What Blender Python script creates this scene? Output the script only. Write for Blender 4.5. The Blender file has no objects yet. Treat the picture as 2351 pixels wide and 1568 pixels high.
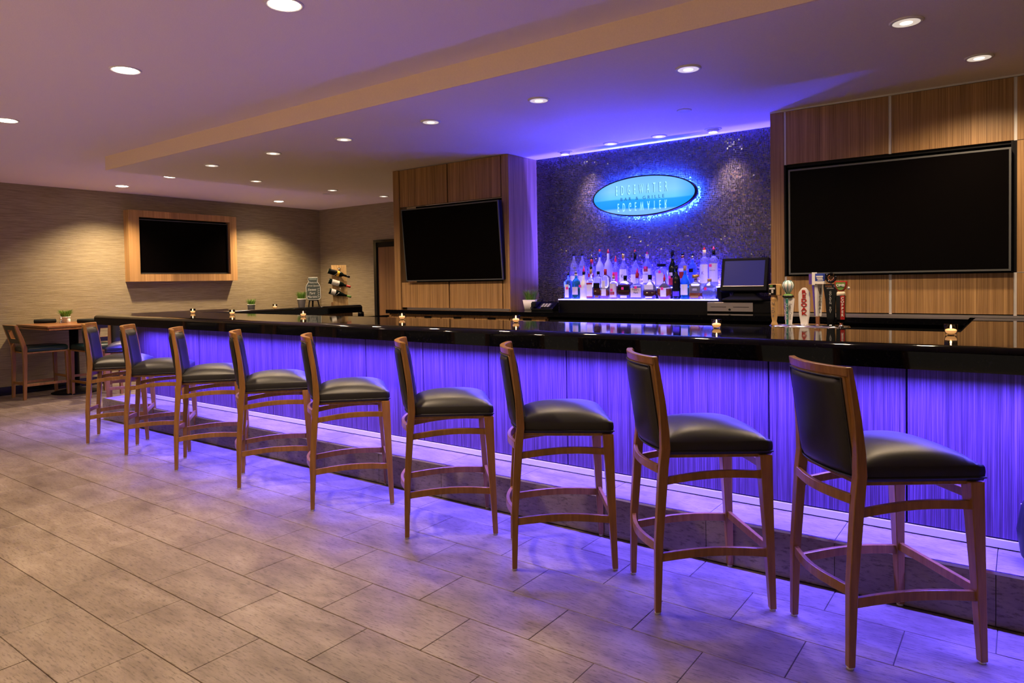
import bpy, bmesh, math, random
from mathutils import Vector, Matrix
R = random.Random(7)
C = bpy.context.scene.collection
PI = math.pi

# ------------------------------------------------------------------ camera
H = 1.42
def make_camera():
    cam = bpy.data.cameras.new('camera'); o = bpy.data.objects.new('camera', cam); C.objects.link(o)
    f, cy, W, Hh = 1585.98, 686.85, 2351.0, 1568.0
    pan, pitch, roll = (math.radians(a) for a in (36.5217, -1.5589, 0.97079))
    cam.sensor_fit = 'HORIZONTAL'; cam.sensor_width = 36.0; cam.lens = f / W * 36.0
    cam.shift_y = -(Hh / 2 - cy) / W
    c, s = math.cos, math.sin
    fwd = Vector((-s(pan) * c(pitch), c(pan) * c(pitch), s(pitch)))
    r = Vector((c(pan), s(pan), 0)); dn = fwd.cross(r)
    r2 = c(roll) * r + s(roll) * dn; d2 = -s(roll) * r + c(roll) * dn
    o.matrix_world = Matrix(((r2.x, -d2.x, -fwd.x, 0), (r2.y, -d2.y, -fwd.y, 0), (r2.z, -d2.z, -fwd.z, H), (0, 0, 0, 1)))
    cam.clip_start = 0.02; cam.clip_end = 100
    bpy.context.scene.camera = o
make_camera()

# ------------------------------------------------------------------ world, exposure, LED and added fill lights
sc = bpy.context.scene
vs = sc.view_settings
sc.display_settings.display_device = 'sRGB'
vs.view_transform = 'Standard'; vs.look = 'None'; vs.gamma = 1.0; vs.use_curve_mapping = False
vs.exposure = 0.72
sc.cycles.use_denoising = True
sc.cycles.max_bounces = 8
sc.cycles.sample_clamp_indirect = 4.0
w = bpy.data.worlds.new('world'); sc.world = w; w.use_nodes = True
w.node_tree.nodes['Background'].inputs[0].default_value = (1.0, 0.82, 0.60, 1)
w.node_tree.nodes['Background'].inputs[1].default_value = 0.22

LED_COL = (0.110, 0.080, 1.0)      # violet blue strip under the bar
WARM = (1.0, 0.725, 0.45)
P_UP = 150.0        # lamps of the upper ceiling
P_SOF = 50.0       # lamps of the soffit
P_WALL = 190.0
LED_W = 340.0
SIGN_HALO = 380.0
SHELF_E = 18.0

def spot(name, loc, power, angle=110, blend=0.9, col=WARM, target=None, radius=0.05, parent=None):
    l = bpy.data.lights.new(name, 'SPOT'); l.energy = power; l.color = col
    l.spot_size = math.radians(angle); l.spot_blend = blend; l.shadow_soft_size = radius
    o = bpy.data.objects.new(name, l); C.objects.link(o); o.location = loc
    if target:
        o.rotation_euler = (Vector(target) - Vector(loc)).to_track_quat('-Z', 'Y').to_euler()
    return o
def area(name, loc, sx, sy, power, col, rot=(0, 0, 0), spread=180):
    l = bpy.data.lights.new(name, 'AREA'); l.shape = 'RECTANGLE'; l.size = sx; l.size_y = sy
    l.energy = power; l.color = col
    l.spread = math.radians(spread)
    o = bpy.data.objects.new(name, l); C.objects.link(o); o.location = loc; o.rotation_euler = rot
    return o
# LED strips tucked under the bar overhang (front and outer return side)
area('led_strip_lamp', (-3.3, 3.42, 1.006), 8.6, 0.02, LED_W, LED_COL, (math.radians(4), 0, 0), 140)
area('led_strip_lamp', (-8.17, 5.0, 1.006), 0.02, 2.8, LED_W * 0.3, LED_COL, (0, math.radians(-4), 0), 152)
area('shelf_led_lamp', (-2.9, 6.045, 1.337), 1.58, 0.012, 240.0, (0.05, 0.035, 1.0), (math.radians(180 - 12), 0, 0))
# unseen fill lamps added behind the camera
for x in (-8.9, -6.86, -4.71, -3.0):
    spot('rear_fill_lamp', (x, -0.4, 2.80), P_UP * (0.55 if x == -3.0 else 0.16), 130)
for x in (-8.0, -5.0, -2.0, 1.0):  # added unseen lamps; their floor bounce brightens the ceiling
    spot('bounce_fill_lamp', (x, -3.3, 2.80), P_UP * 10.0, 88, .5)

# ------------------------------------------------------------------ material helpers
def nt(name):
    m = bpy.data.materials.new(name); m.use_nodes = True
    return m, m.node_tree, m.node_tree.nodes['Principled BSDF']
def mat(name, col, rough=0.5, metal=0.0, spec=0.5, emit=None, es=0.0, trans=0.0, ior=1.45, coat=0.0):
    m, t, b = nt(name)
    b.inputs['Base Color'].default_value = (*col, 1); b.inputs['Roughness'].default_value = rough
    b.inputs['Metallic'].default_value = metal; b.inputs['Specular IOR Level'].default_value = spec
    b.inputs['Transmission Weight'].default_value = trans; b.inputs['IOR'].default_value = ior
    b.inputs['Coat Weight'].default_value = coat
    if emit:
        b.inputs['Emission Color'].default_value = (*emit, 1); b.inputs['Emission Strength'].default_value = es
    return m
def link(t, a, b): t.links.new(a, b)
def coords(t, scale=(1, 1, 1), obj=False):
    if obj:
        g = t.nodes.new('ShaderNodeTexCoord').outputs['Object']
    else:
        g = t.nodes.new('ShaderNodeNewGeometry').outputs['Position']
    mp = t.nodes.new('ShaderNodeMapping'); mp.inputs['Scale'].default_value = scale
    link(t, g, mp.inputs['Vector']); return mp.outputs['Vector']
def noise(t, vec, scale, detail=4, rough=0.55, dist=0.0):
    n = t.nodes.new('ShaderNodeTexNoise'); n.inputs['Scale'].default_value = scale
    n.inputs['Detail'].default_value = detail; n.inputs['Roughness'].default_value = rough
    n.inputs['Distortion'].default_value = dist
    link(t, vec, n.inputs['Vector']); return n.outputs['Fac']
def ramp(t, fac, stops):
    r = t.nodes.new('ShaderNodeValToRGB'); e = r.color_ramp.elements
    e[0].position, e[0].color = stops[0][0], (*stops[0][1], 1)
    e[1].position, e[1].color = stops[-1][0], (*stops[-1][1], 1)
    for p, c in stops[1:-1]:
        k = e.new(p); k.color = (*c, 1)
    link(t, fac, r.inputs['Fac']); return r.outputs['Color']
def mixc(t, a, b, fac, mode='MIX'):
    m = t.nodes.new('ShaderNodeMix'); m.data_type = 'RGBA'; m.blend_type = mode
    for s, v in ((m.inputs[6], a), (m.inputs[7], b)):
        if isinstance(v, tuple): s.default_value = (*v, 1)
        else: link(t, v, s)
    if isinstance(fac, (int, float)): m.inputs[0].default_value = fac
    else: link(t, fac, m.inputs[0])
    return m.outputs[2]
def bump(t, b, h, strength, dist=0.01):
    n = t.nodes.new('ShaderNodeBump'); n.inputs['Strength'].default_value = strength; n.inputs['Distance'].default_value = dist
    link(t, h, n.inputs['Height']); link(t, n.outputs['Normal'], b.inputs['Normal'])
def island(t):
    return t.nodes.new('ShaderNodeNewGeometry').outputs['Random Per Island']

def stripe_wood(name, dark, mid, light, vert=(1, 1, 0.006), sc_=230, rough=0.45, obj=False, spec=0.35):
    m, t, b = nt(name)
    v = coords(t, vert, obj)
    n1 = noise(t, v, sc_, 3, 0.7); n2 = noise(t, v, sc_ * 0.12, 2, 0.5)
    col = ramp(t, n1, [(0.30, dark), (0.5, mid), (0.70, light)])
    col2 = ramp(t, n2, [(0.3, (0.72, 0.72, 0.72)), (0.7, (1.12, 1.12, 1.12))])
    link(t, mixc(t, col, col2, 1.0, 'MULTIPLY'), b.inputs['Base Color'])
    b.inputs['Roughness'].default_value = rough; b.inputs['Specular IOR Level'].default_value = spec
    return m
M = {}
M['panel'] = stripe_wood('zebra_veneer', (0.18, 0.090, 0.032), (0.35, 0.195, 0.078), (0.51, 0.31, 0.135))
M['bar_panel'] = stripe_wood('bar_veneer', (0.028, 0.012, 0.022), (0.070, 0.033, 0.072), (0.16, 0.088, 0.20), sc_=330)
M['tv_frame'] = stripe_wood('light_veneer', (0.34, 0.18, 0.06), (0.46, 0.26, 0.10), (0.56, 0.34, 0.14), sc_=70)
M['door'] = stripe_wood('door_veneer', (0.17, 0.085, 0.032), (0.23, 0.12, 0.05), (0.30, 0.17, 0.07), sc_=60)
M['stool_wood'] = stripe_wood('stool_wood', (0.21, 0.092, 0.018), (0.27, 0.122, 0.026), (0.33, 0.156, 0.036), vert=(1, 1, 0.08), sc_=50, rough=0.3, obj=True, spec=0.5)
M['table_wood'] = stripe_wood('table_wood', (0.18, 0.07, 0.022), (0.25, 0.10, 0.03), (0.32, 0.13, 0.045), vert=(0.05, 1, 1), sc_=40, rough=0.3)
M['rack_wood'] = stripe_wood('rack_wood', (0.42, 0.25, 0.09), (0.58, 0.38, 0.17), (0.68, 0.48, 0.24), vert=(1, 1, 0.08), sc_=40, rough=0.6)
M['pale_wood'] = stripe_wood('pale_wood', (0.50, 0.28, 0.10), (0.62, 0.38, 0.15), (0.70, 0.46, 0.20), vert=(1, 1, 0.1), sc_=60, rough=0.35)
M['black'] = mat('black_matte', (0.004, 0.004, 0.005), 0.5, spec=0.15)
M['blackgloss'] = mat('black_gloss', (0.004, 0.004, 0.005), 0.12)
M['darkmetal'] = mat('dark_metal', (0.02, 0.02, 0.025), 0.3, 0.6)
M['screen'] = mat('tv_screen', (0.0015, 0.001, 0.001), 0.25, spec=0.06)
M['bezel'] = mat('tv_bezel', (0.10, 0.105, 0.11), 0.35, 0.4)
M['chrome'] = mat('chrome', (0.75, 0.75, 0.78), 0.12, 1.0)
M['steel'] = mat('brushed_steel', (0.42, 0.38, 0.38), 0.35, 0.9)
M['alu'] = mat('white_aluminium', (0.62, 0.60, 0.60), 0.4, 0.3)
M['white'] = mat('white_paint', (0.80, 0.78, 0.76), 0.4)
M['ceramic'] = mat('white_ceramic', (0.80, 0.78, 0.75), 0.25)
M['glide'] = mat('nylon_glide', (0.45, 0.42, 0.40), 0.5)
M['napkin'] = mat('black_napkin', (0.006, 0.008, 0.007), 0.9)
M['sage'] = mat('chalkboard', (0.07, 0.09, 0.088), 0.8)
M['chalk'] = mat('chalk_white', (0.80, 0.82, 0.78), 0.9)
M['soil'] = mat('soil', (0.03, 0.02, 0.012), 0.9)
M['red'] = mat('red_plastic', (0.75, 0.02, 0.03), 0.3, emit=(0.9, 0.02, 0.05), es=0.0)
M['pink'] = mat('pink_sticker', (0.95, 0.04, 0.30), 0.5)
M['teal'] = mat('teal_paint', (0.03, 0.22, 0.20), 0.4)
M['redpaint'] = mat('red_paint', (0.40, 0.014, 0.011), 0.4)
M['gold'] = mat('gold_foil', (0.70, 0.42, 0.12), 0.3, 0.8)
M['copper'] = mat('copper_metal', (0.72, 0.30, 0.15), 0.25, 0.9)
M['cork'] = mat('cork', (0.52, 0.32, 0.18), 0.7)
M['grey'] = mat('grey_print', (0.12, 0.12, 0.13), 0.6)
M['green'] = mat('green_paint', (0.12, 0.25, 0.05), 0.45)
M['blue'] = mat('blue_paint', (0.02, 0.05, 0.35), 0.4)
M['violet'] = mat('violet_paint', (0.12, 0.06, 0.40), 0.4)
M['paper'] = mat('white_label', (0.78, 0.76, 0.74), 0.6)
M['cream'] = mat('cream_label', (0.70, 0.62, 0.48), 0.6)
M['wax'] = mat('candle_wax', (0.85, 0.74, 0.58), 0.6, emit=(1.0, 0.45, 0.14), es=0.40)  # orange emission stands in for flame light glowing in the wax
M['flame'] = mat('candle_flame', (1, 0.7, 0.3), 0.5, emit=(1.0, 0.52, 0.16), es=14.0)
M['glass'] = mat('clear_glass', (1, 0.95, 0.88), 0.02, trans=1.0, ior=1.18)
M['lens'] = mat('lamp_lens', (1, 0.9, 0.8), 0.4, emit=(1.0, 0.82, 0.62), es=14.0)
M['lens_dim'] = mat('lamp_bulb', (1, 0.9, 0.8), 0.4, emit=(1.0, 0.85, 0.68), es=1.5)
M['reflector'] = mat('lamp_reflector', (0.85, 0.83, 0.80), 0.3, 0.0, emit=(1.0, 0.85, 0.70), es=0.35)  # weak emission imitates the bulb's light on the reflector
M['led'] = mat('led_diffuser', (0.4, 0.35, 1.0), 0.4, emit=LED_COL, es=9.0)
M['shelf'] = mat('lit_acrylic', (0.5, 0.5, 1.0), 0.3, emit=(0.055, 0.045, 1.0), es=SHELF_E)
M['shelf_edge'] = mat('lit_acrylic_edge', (0.6, 0.6, 1.0), 0.3, emit=(0.42, 0.38, 1.0), es=1.5)
M['halo'] = mat('sign_halo_led', (0.2, 0.5, 1.0), 0.4, emit=(0.02, 0.075, 1.0), es=SIGN_HALO)

def leather(name, col, rough=0.32):
    m, t, b = nt(name)
    b.inputs['Base Color'].default_value = (*col, 1); b.inputs['Roughness'].default_value = rough
    b.inputs['Specular IOR Level'].default_value = 0.4
    v = coords(t, (1, 1, 1), True)
    bump(t, b, noise(t, v, 260, 3, 0.6), 0.10, 0.002)
    return m
M['leather'] = leather('black_leather', (0.011, 0.011, 0.0115), 0.42)
M['teal_leather'] = leather('teal_leather', (0.010, 0.030, 0.036), 0.36)

def granite():
    m, t, b = nt('black_granite')
    v = coords(t)
    n = noise(t, v, 60, 5, 0.7); n2 = noise(t, v, 16, 3, 0.6)
    c = ramp(t, n, [(0.55, (0.003, 0.003, 0.004)), (0.72, (0.02, 0.019, 0.02)), (0.85, (0.05, 0.045, 0.042))])
    link(t, mixc(t, (0.002, 0.002, 0.003), c, n2), b.inputs['Base Color'])
    b.inputs['Roughness'].default_value = 0.05; b.inputs['Specular IOR Level'].default_value = 0.4; b.inputs['IOR'].default_value = 1.33
    return m
M['granite'] = granite()

def tile_mat():
    m, t, b = nt('porcelain_tile')
    v = coords(t, (1.0, 3.2, 2.0))
    n1 = noise(t, v, 3.2, 9, 0.62, 0.5); n2 = noise(t, coords(t, (0.55, 3.4, 2.0)), 34, 9, 0.72)
    v2 = coords(t, (0.6, 1.0, 1.0)); n3 = noise(t, v2, 1.7, 4, 0.55)
    c = ramp(t, n1, [(0.30, (0.138, 0.105, 0.080)), (0.5, (0.215, 0.172, 0.137)), (0.72, (0.280, 0.235, 0.194))])
    c2 = ramp(t, n2, [(0.38, (0.42, 0.38, 0.35)), (0.48, (1, 1, 1)), (0.7, (1.06, 1.06, 1.05))])
    c3 = ramp(t, n3, [(0.32, (0.66, 0.64, 0.62)), (0.68, (1.14, 1.14, 1.14))])
    c = mixc(t, mixc(t, c, c2, 0.92, 'MULTIPLY'), c3, 1.0, 'MULTIPLY')
    oi = t.nodes.new('ShaderNodeObjectInfo').outputs['Random']
    c4 = ramp(t, oi, [(0.0, (0.90, 0.89, 0.88)), (1.0, (1.08, 1.08, 1.07))])
    link(t, mixc(t, c, c4, 1.0, 'MULTIPLY'), b.inputs['Base Color'])
    b.inputs['Roughness'].default_value = 0.42; b.inputs['Specular IOR Level'].default_value = 0.4
    bump(t, b, n2, 0.08, 0.004)
    return m
M['tile'] = tile_mat()
M['grout'] = mat('dark_grout', (0.085, 0.066, 0.052), 0.9)

def wallpaper():
    m, t, b = nt('grasscloth')
    v = coords(t, (2.5, 2.5, 110)); n1 = noise(t, v, 1.6, 5, 0.7)
    v2 = coords(t, (5, 5, 300)); n2 = noise(t, v2, 1.0, 3, 0.7)
    c = ramp(t, n1, [(0.3, (0.18, 0.142, 0.080)), (0.5, (0.285, 0.237, 0.145)), (0.72, (0.40, 0.345, 0.222))])
    c2 = ramp(t, n2, [(0.35, (0.80, 0.78, 0.74)), (0.6, (1.08, 1.08, 1.08))])
    link(t, mixc(t, c, c2, 1.0, 'MULTIPLY'), b.inputs['Base Color'])
    b.inputs['Roughness'].default_value = 0.42; b.inputs['Specular IOR Level'].default_value = 0.35
    bump(t, b, n1, 0.35, 0.01)
    return m
M['wallpaper'] = wallpaper()
def plaster(name, col):
    m, t, b = nt(name)
    v = coords(t); n = noise(t, v, 140, 3, 0.6)
    c = ramp(t, n, [(0.3, tuple(k * 0.96 for k in col)), (0.7, tuple(min(1, k * 1.03) for k in col))])
    link(t, c, b.inputs['Base Color']); b.inputs['Roughness'].default_value = 0.85
    bump(t, b, n, 0.06, 0.003)
    return m
M['ceiling'] = plaster('ceiling_paint', (0.90, 0.83, 0.79))
M['fascia'] = plaster('fascia_paint', (0.88, 0.72, 0.55))

def mosaic():
    m, t, b = nt('mosaic_tesserae')
    i = island(t)
    c = ramp(t, i, [(0.0, (0.010, 0.008, 0.014)), (0.6, (0.022, 0.017, 0.030)), (0.93, (0.04, 0.03, 0.03)), (1.0, (0.12, 0.07, 0.05))])
    link(t, c, b.inputs['Base Color']); b.inputs['Roughness'].default_value = 0.16
    b.inputs['Specular IOR Level'].default_value = 0.8
    return m
M['mosaic'] = mosaic()
M['mosaic_grout'] = mat('mosaic_grout', (0.34, 0.31, 0.46), 0.8)

def sign_face():
    m, t, b = nt('sign_face')
    tc = t.nodes.new('ShaderNodeTexCoord').outputs['Object']
    sp = t.nodes.new('ShaderNodeSeparateXYZ'); link(t, tc, sp.inputs[0])
    def ma(op, a, bb):
        n = t.nodes.new('ShaderNodeMath'); n.operation = op
        for s, v in ((n.inputs[0], a), (n.inputs[1], bb)):
            if isinstance(v, (int, float)): s.default_value = v
            else: link(t, v, s)
        return n.outputs[0]
    # printed sea: a band below the middle with slightly wavy borders
    wv = ma('MULTIPLY', ma('SINE', ma('MULTIPLY', sp.outputs['X'], 5.0), 0), 0.012)
    z = ma('ADD', sp.outputs['Z'], wv)
    mr = t.nodes.new('ShaderNodeMapRange'); link(t, z, mr.inputs[0])
    mr.inputs[1].default_value = -0.20; mr.inputs[2].default_value = 0.20
    c = ramp(t, mr.outputs[0], [(0.0, (0.16, 0.40, 0.86)), (0.17, (0.17, 0.42, 0.88)), (0.22, (0.01, 0.25, 0.90)), (0.41, (0.02, 0.30, 0.92)), (0.44, (0.12, 0.50, 0.95)), (0.62, (0.20, 0.52, 0.92)), (1.0, (0.14, 0.38, 0.86))])
    ex = ma('ABSOLUTE', sp.outputs['X'], 0)
    mr2 = t.nodes.new('ShaderNodeMapRange'); link(t, ex, mr2.inputs[0])
    mr2.inputs[1].default_value = 0.33; mr2.inputs[2].default_value = 0.58
    c = mixc(t, c, (0.0, 0.24, 0.92), mr2.outputs[0])
    link(t, c, b.inputs['Emission Color']); b.inputs['Emission Strength'].default_value = 0.80
    b.inputs['Base Color'].default_value = (0.01, 0.02, 0.03, 1); b.inputs['Roughness'].default_value = 0.5; b.inputs['Specular IOR Level'].default_value = 0.0
    return m
M['sign_face'] = sign_face()
M['sign_letter'] = mat('sign_letter', (0.3, 0.5, 0.6), 0.3, emit=(0.30, 0.72, 0.92), es=0.85)
M['sign_letter_dark'] = mat('sign_letter_shadow', (0.05, 0.2, 0.3), 0.4, emit=(0.01, 0.12, 0.34), es=0.5)

def bottle_glass(name, col, rough=0.06, trans=0.9, ior=1.35):
    return mat(name, col, rough, trans=trans, ior=ior)
G = {
 'clear': bottle_glass('bottle_glass_clear', (0.90, 0.92, 1.0)),
 'frost': mat('bottle_glass_frosted', (0.75, 0.78, 0.95), 0.45, trans=0.55),
 'blue': bottle_glass('bottle_glass_blue', (0.25, 0.50, 1.0)),
 'green': bottle_glass('bottle_glass_green', (0.02, 0.22, 0.12), 0.08, 0.7),
 'dark': mat('bottle_glass_dark', (0.005, 0.010, 0.008), 0.10, spec=0.3),
 'teal': bottle_glass('bottle_glass_teal', (0.03, 0.30, 0.35), 0.08, 0.75),
 'white': mat('bottle_white', (0.80, 0.80, 0.84), 0.35),
 'amber': mat('amber_liquor', (0.22, 0.055, 0.010), 0.1, trans=0.35),
 'brown': mat('dark_liquor', (0.035, 0.010, 0.004), 0.1),
 'aqua': bottle_glass('pale_liquor', (0.55, 0.65, 1.0)),
}

# ------------------------------------------------------------------ geometry helpers
class MB:
    def __init__(s): s.v = []; s.f = []; s.sm = []
    def add(s, vs_, fs, smooth=False):
        k = len(s.v); s.v += [tuple(p) for p in vs_]
        for f in fs: s.f.append(tuple(i + k for i in f)); s.sm.append(smooth)
        return s
    def box(s, x0, x1, y0, y1, z0, z1):
        vs_ = [(x, y, z) for z in (z0, z1) for y in (y0, y1) for x in (x0, x1)]
        return s.add(vs_, [(0, 2, 3, 1), (4, 5, 7, 6), (0, 1, 5, 4), (2, 6, 7, 3), (0, 4, 6, 2), (1, 3, 7, 5)])
    def loft(s, rings, cap=True, smooth=False, closed=False):
        n = len(rings[0]); vs_ = [p for r in rings for p in r]; fs = []
        m = len(rings)
        for i in range(m if closed else m - 1):
            a, b = i * n, ((i + 1) % m) * n
            for j in range(n):
                fs.append((a + j, a + (j + 1) % n, b + (j + 1) % n, b + j))
        s.add(vs_, fs, smooth)
        if cap and not closed:
            k = len(s.v) - len(vs_)
            s.f.append(tuple(k + j for j in reversed(range(n)))); s.sm.append(False)
            s.f.append(tuple(k + (m - 1) * n + j for j in range(n))); s.sm.append(False)
        return s
    def lathe(s, prof, cx=0, cy=0, seg=24, sx=1, sy=1, smooth=True, cap=True):
        rings = [[(cx + r * sx * math.cos(2 * PI * j / seg), cy + r * sy * math.sin(2 * PI * j / seg), z) for j in range(seg)] for r, z in prof]
        return s.loft(rings, cap, smooth)
    def rprism(s, prof, seg=5, cx=0, cy=0, smooth=True):
        # profile of (half-width x, half-depth y, corner radius, z): rounded-rectangle rings
        rings = []
        for hx, hy, rr, z in prof:
            rr = min(rr, hx, hy); pts = []
            for q, (sx, sy) in enumerate(((1, 1), (-1, 1), (-1, -1), (1, -1))):
                for k in range(seg + 1):
                    a = PI / 2 * (q + k / seg)
                    pts.append((cx + sx * (hx - rr) + rr * math.cos(a), cy + sy * (hy - rr) + rr * math.sin(a), z))
            rings.append(pts)
        return s.loft(rings, True, smooth)
    def tube(s, pts, r, seg=8, closed=False):
        rings = []; n = len(pts); P = [Vector(p) for p in pts]
        for i, p in enumerate(P):
            a = P[(i - 1) % n] if (i > 0 or closed) else p
            b = P[(i + 1) % n] if (i < n - 1 or closed) else p
            d = (b - a).normalized()
            u = d.orthogonal().normalized() if i == 0 else (u0 - d * u0.dot(d)).normalized()
            u0 = u; v = d.cross(u)
            rr = r[i] if isinstance(r, (list, tuple)) else r
            rings.append([p + (u * math.cos(2 * PI * j / seg) + v * math.sin(2 * PI * j / seg)) * rr for j in range(seg)])
        return s.loft(rings, not closed, True, closed)
    def bar(s, pts, sec):
        # rectangular rail following pts; sec gives (normal-width, z-height) with z kept vertical
        rings = []; P = [Vector(p) for p in pts]
        for i, p in enumerate(P):
            d = (P[min(i + 1, len(P) - 1)] - P[max(i - 1, 0)]); d.z = 0; d.normalize()
            nrm = Vector((-d.y, d.x, 0)); a, b = sec[0] / 2, sec[1] / 2
            rings.append([p - nrm * a - Vector((0, 0, b)), p + nrm * a - Vector((0, 0, b)), p + nrm * a + Vector((0, 0, b)), p - nrm * a + Vector((0, 0, b))])
        return s.loft(rings)
    def xf(s, mtx):
        s.v = [tuple(mtx @ Vector(p)) for p in s.v]; return s
    def mesh(s, name, m, bevel=0.0, seg=2):
        me = bpy.data.meshes.new(name); me.from_pydata(s.v, [], s.f)
        me.polygons.foreach_set('use_smooth', s.sm)
        bm = bmesh.new(); bm.from_mesh(me)
        bmesh.ops.recalc_face_normals(bm, faces=bm.faces)
        if bevel:
            ed = [e for e in bm.edges if len(e.link_faces) == 2 and e.calc_face_angle(0) > 0.6]
            bmesh.ops.bevel(bm, geom=ed, offset=bevel, segments=seg, profile=0.5, affect='EDGES')
            for f in bm.faces: f.smooth = f.smooth
        bm.to_mesh(me); bm.free()
        if m: me.materials.append(m)
        return me
def put(name, me, parent=None, loc=(0, 0, 0), rotz=0.0, **props):
    o = bpy.data.objects.new(name, me); C.objects.link(o)
    o.location = loc
    if rotz: o.rotation_euler = (0, 0, rotz)
    if parent: o.parent = parent
    for k, v in props.items(): o[k] = v
    return o
def part(name, mb, m, parent, bevel=0.0, loc=(0, 0, 0), rotz=0.0, seg=2, **props):
    return put(name, mb.mesh(name, m, bevel, seg), parent, loc, rotz, **props)
def thing(name, label, cat, loc=(0, 0, 0), rotz=0.0, group=None):
    o = bpy.data.objects.new(name, None); C.objects.link(o); o.empty_display_size = 0.05
    o.location = loc; o.rotation_euler = (0, 0, rotz); o['label'] = label; o['category'] = cat
    if group: o['group'] = group
    return o
def struct(name, mb, m, bevel=0.0, label=None):
    o = part(name, mb, m, None, bevel); o['kind'] = 'structure'
    if label: o['label'] = label
    return o
def structroot(name, label=None):
    o = bpy.data.objects.new(name, None); C.objects.link(o); o['kind'] = 'structure'
    if label: o['label'] = label
    return o
def copy_tree(o, parent=None):
    c = o.copy(); C.objects.link(c); c.parent = parent
    for ch in list(o.children): copy_tree(ch, c)
    return c
def B(*a): return MB().box(*a)

_fontcache = {}
def text(name, body, size, m, parent, loc, rot=(PI / 2, 0, 0), sx=1.0, extr=0.0012, ls=1.0, cs=1.0, shear=0.0, mirror=False, bold=0.0):
    cu = bpy.data.curves.new(name, 'FONT'); cu.body = body; cu.size = size; cu.extrude = extr
    cu.align_x = 'CENTER'; cu.align_y = 'CENTER'; cu.space_line = ls; cu.space_character = cs; cu.shear = shear
    cu.offset = bold; cu.resolution_u = 3
    tmp = bpy.data.objects.new(name, cu); C.objects.link(tmp)
    dg = bpy.context.evaluated_depsgraph_get(); dg.update()
    me = bpy.data.meshes.new_from_object(tmp.evaluated_get(dg)); me.name = name
    C.objects.unlink(tmp); bpy.data.objects.remove(tmp); bpy.data.curves.remove(cu)
    me.materials.clear(); me.materials.append(m)
    if mirror:
        me.transform(Matrix.Scale(-1, 4, (0, 1, 0))); me.flip_normals()
    if sx != 1.0: me.transform(Matrix.Scale(sx, 4, (1, 0, 0)))
    o = bpy.data.objects.new(name, me); C.objects.link(o); o.location = loc; o.rotation_euler = rot
    o.parent = parent
    return o

# ------------------------------------------------------------------ setting: room shell
ZU, ZL = 2.835, 2.69
XL, YB = -10.914, 8.54
YP = 3.33            # front of the step platform
XR, YF = 2.6, -5.0

def floor():
    fl = struct('floor', B(XL - 0.1, XR, YF, YB + 0.1, -0.12, -0.004), M['grout'], label='beige porcelain tile floor laid in running bond')
    TW, TH, J = 0.5967, 0.3022, 0.0032
    tiles = []
    y0 = 1.2820
    for r in range(-22, 26):
        ya, yb = y0 + r * TH, y0 + (r + 1) * TH
        if ya > YB: continue
        if yb < YF: continue
        off = -2.465 if r % 2 == 0 else -2.763
        k0 = math.floor((XL - off) / TW) - 1
        for k in range(k0, k0 + 26):
            xa, xb = off + k * TW, off + (k + 1) * TW
            xa, xb = max(xa, XL), min(xb, XR); y1, y2 = max(ya, YF), min(yb, YB)
            if xb - xa < 0.03: continue
            if xa > -7.99 and y1 > YP - 0.01: continue
            if xa > -7.99 and y2 > YP - 0.002: y2 = YP - 0.002
            tiles.append((xa + J / 2, xb - J / 2, y1 + J / 2, y2 - J / 2))
    # those that show largest in the photo are parts of their own
    c, s = math.cos(math.radians(36.52)), math.sin(math.radians(36.52))
    def key(t):
        x, y = (t[0] + t[1]) / 2, (t[2] + t[3]) / 2
        d = -s * x + c * y; r = c * x + s * y
        vis = d > 0.9 and abs(r / d) < 0.80 and 1.42 / d < 0.62
        return (0 if vis else 1, d)
    tiles.sort(key=key)
    cache = {}
    rest = MB()
    for i, (a, b, c_, d) in enumerate(tiles):
        if i < 290 and key(tiles[i])[0] == 0:
            kk = (round(b - a, 3), round(d - c_, 3))
            if kk not in cache:
                hx, hy = (b - a) / 2, (d - c_) / 2; e = 0.0015
                mb = MB().loft([[(-hx, -hy, -0.01), (hx, -hy, -0.01), (hx, hy, -0.01), (-hx, hy, -0.01)],
                                [(-hx, -hy, -0.0012), (hx, -hy, -0.0012), (hx, hy, -0.0012), (-hx, hy, -0.0012)],
                                [(-hx + e, -hy + e, 0), (hx - e, -hy + e, 0), (hx - e, hy - e, 0), (-hx + e, hy - e, 0)]])
                cache[kk] = mb.mesh('tile', M['tile'])
            put('tile', cache[kk], fl, ((a + b) / 2, (c_ + d) / 2, 0))
        else:
            rest.box(a, b, c_, d, -0.01, 0)
    o = part('tile_field', rest, M['tile'], fl); o['kind'] = 'stuff'
floor()

def platform():
    pf = struct('platform', B(-7.985, XR, YP + 0.008, 3.80, 0, 0.208), M['grout'], label='tiled foot step running along the base of the bar')
    TW = 0.5967
    xs = [-7.985] + [-0.085 + k * TW for k in range(-13, 5)]
    for a, b in zip(xs[:-1], xs[1:]):
        if b > XR: b = XR
        if b - a < 0.05: continue
        part('step_tile', B(a + 0.0015, b - 0.0015, YP + 0.012, 3.64, 0.206, 0.222), M['tile'], pf)
        part('riser_tile', B(a + 0.0015 , b - 0.0015, YP, YP + 0.010, 0.004, 0.214), M['tile'], pf)
    part('end_tile', B(-7.995, -7.985, YP, 3.64, 0.004, 0.222), M['tile'], pf)
    part('nosing_trim', B(-7.99, XR, YP - 0.001, YP + 0.012, 0.213, 0.2235), M['chrome'], pf)
platform()

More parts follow.
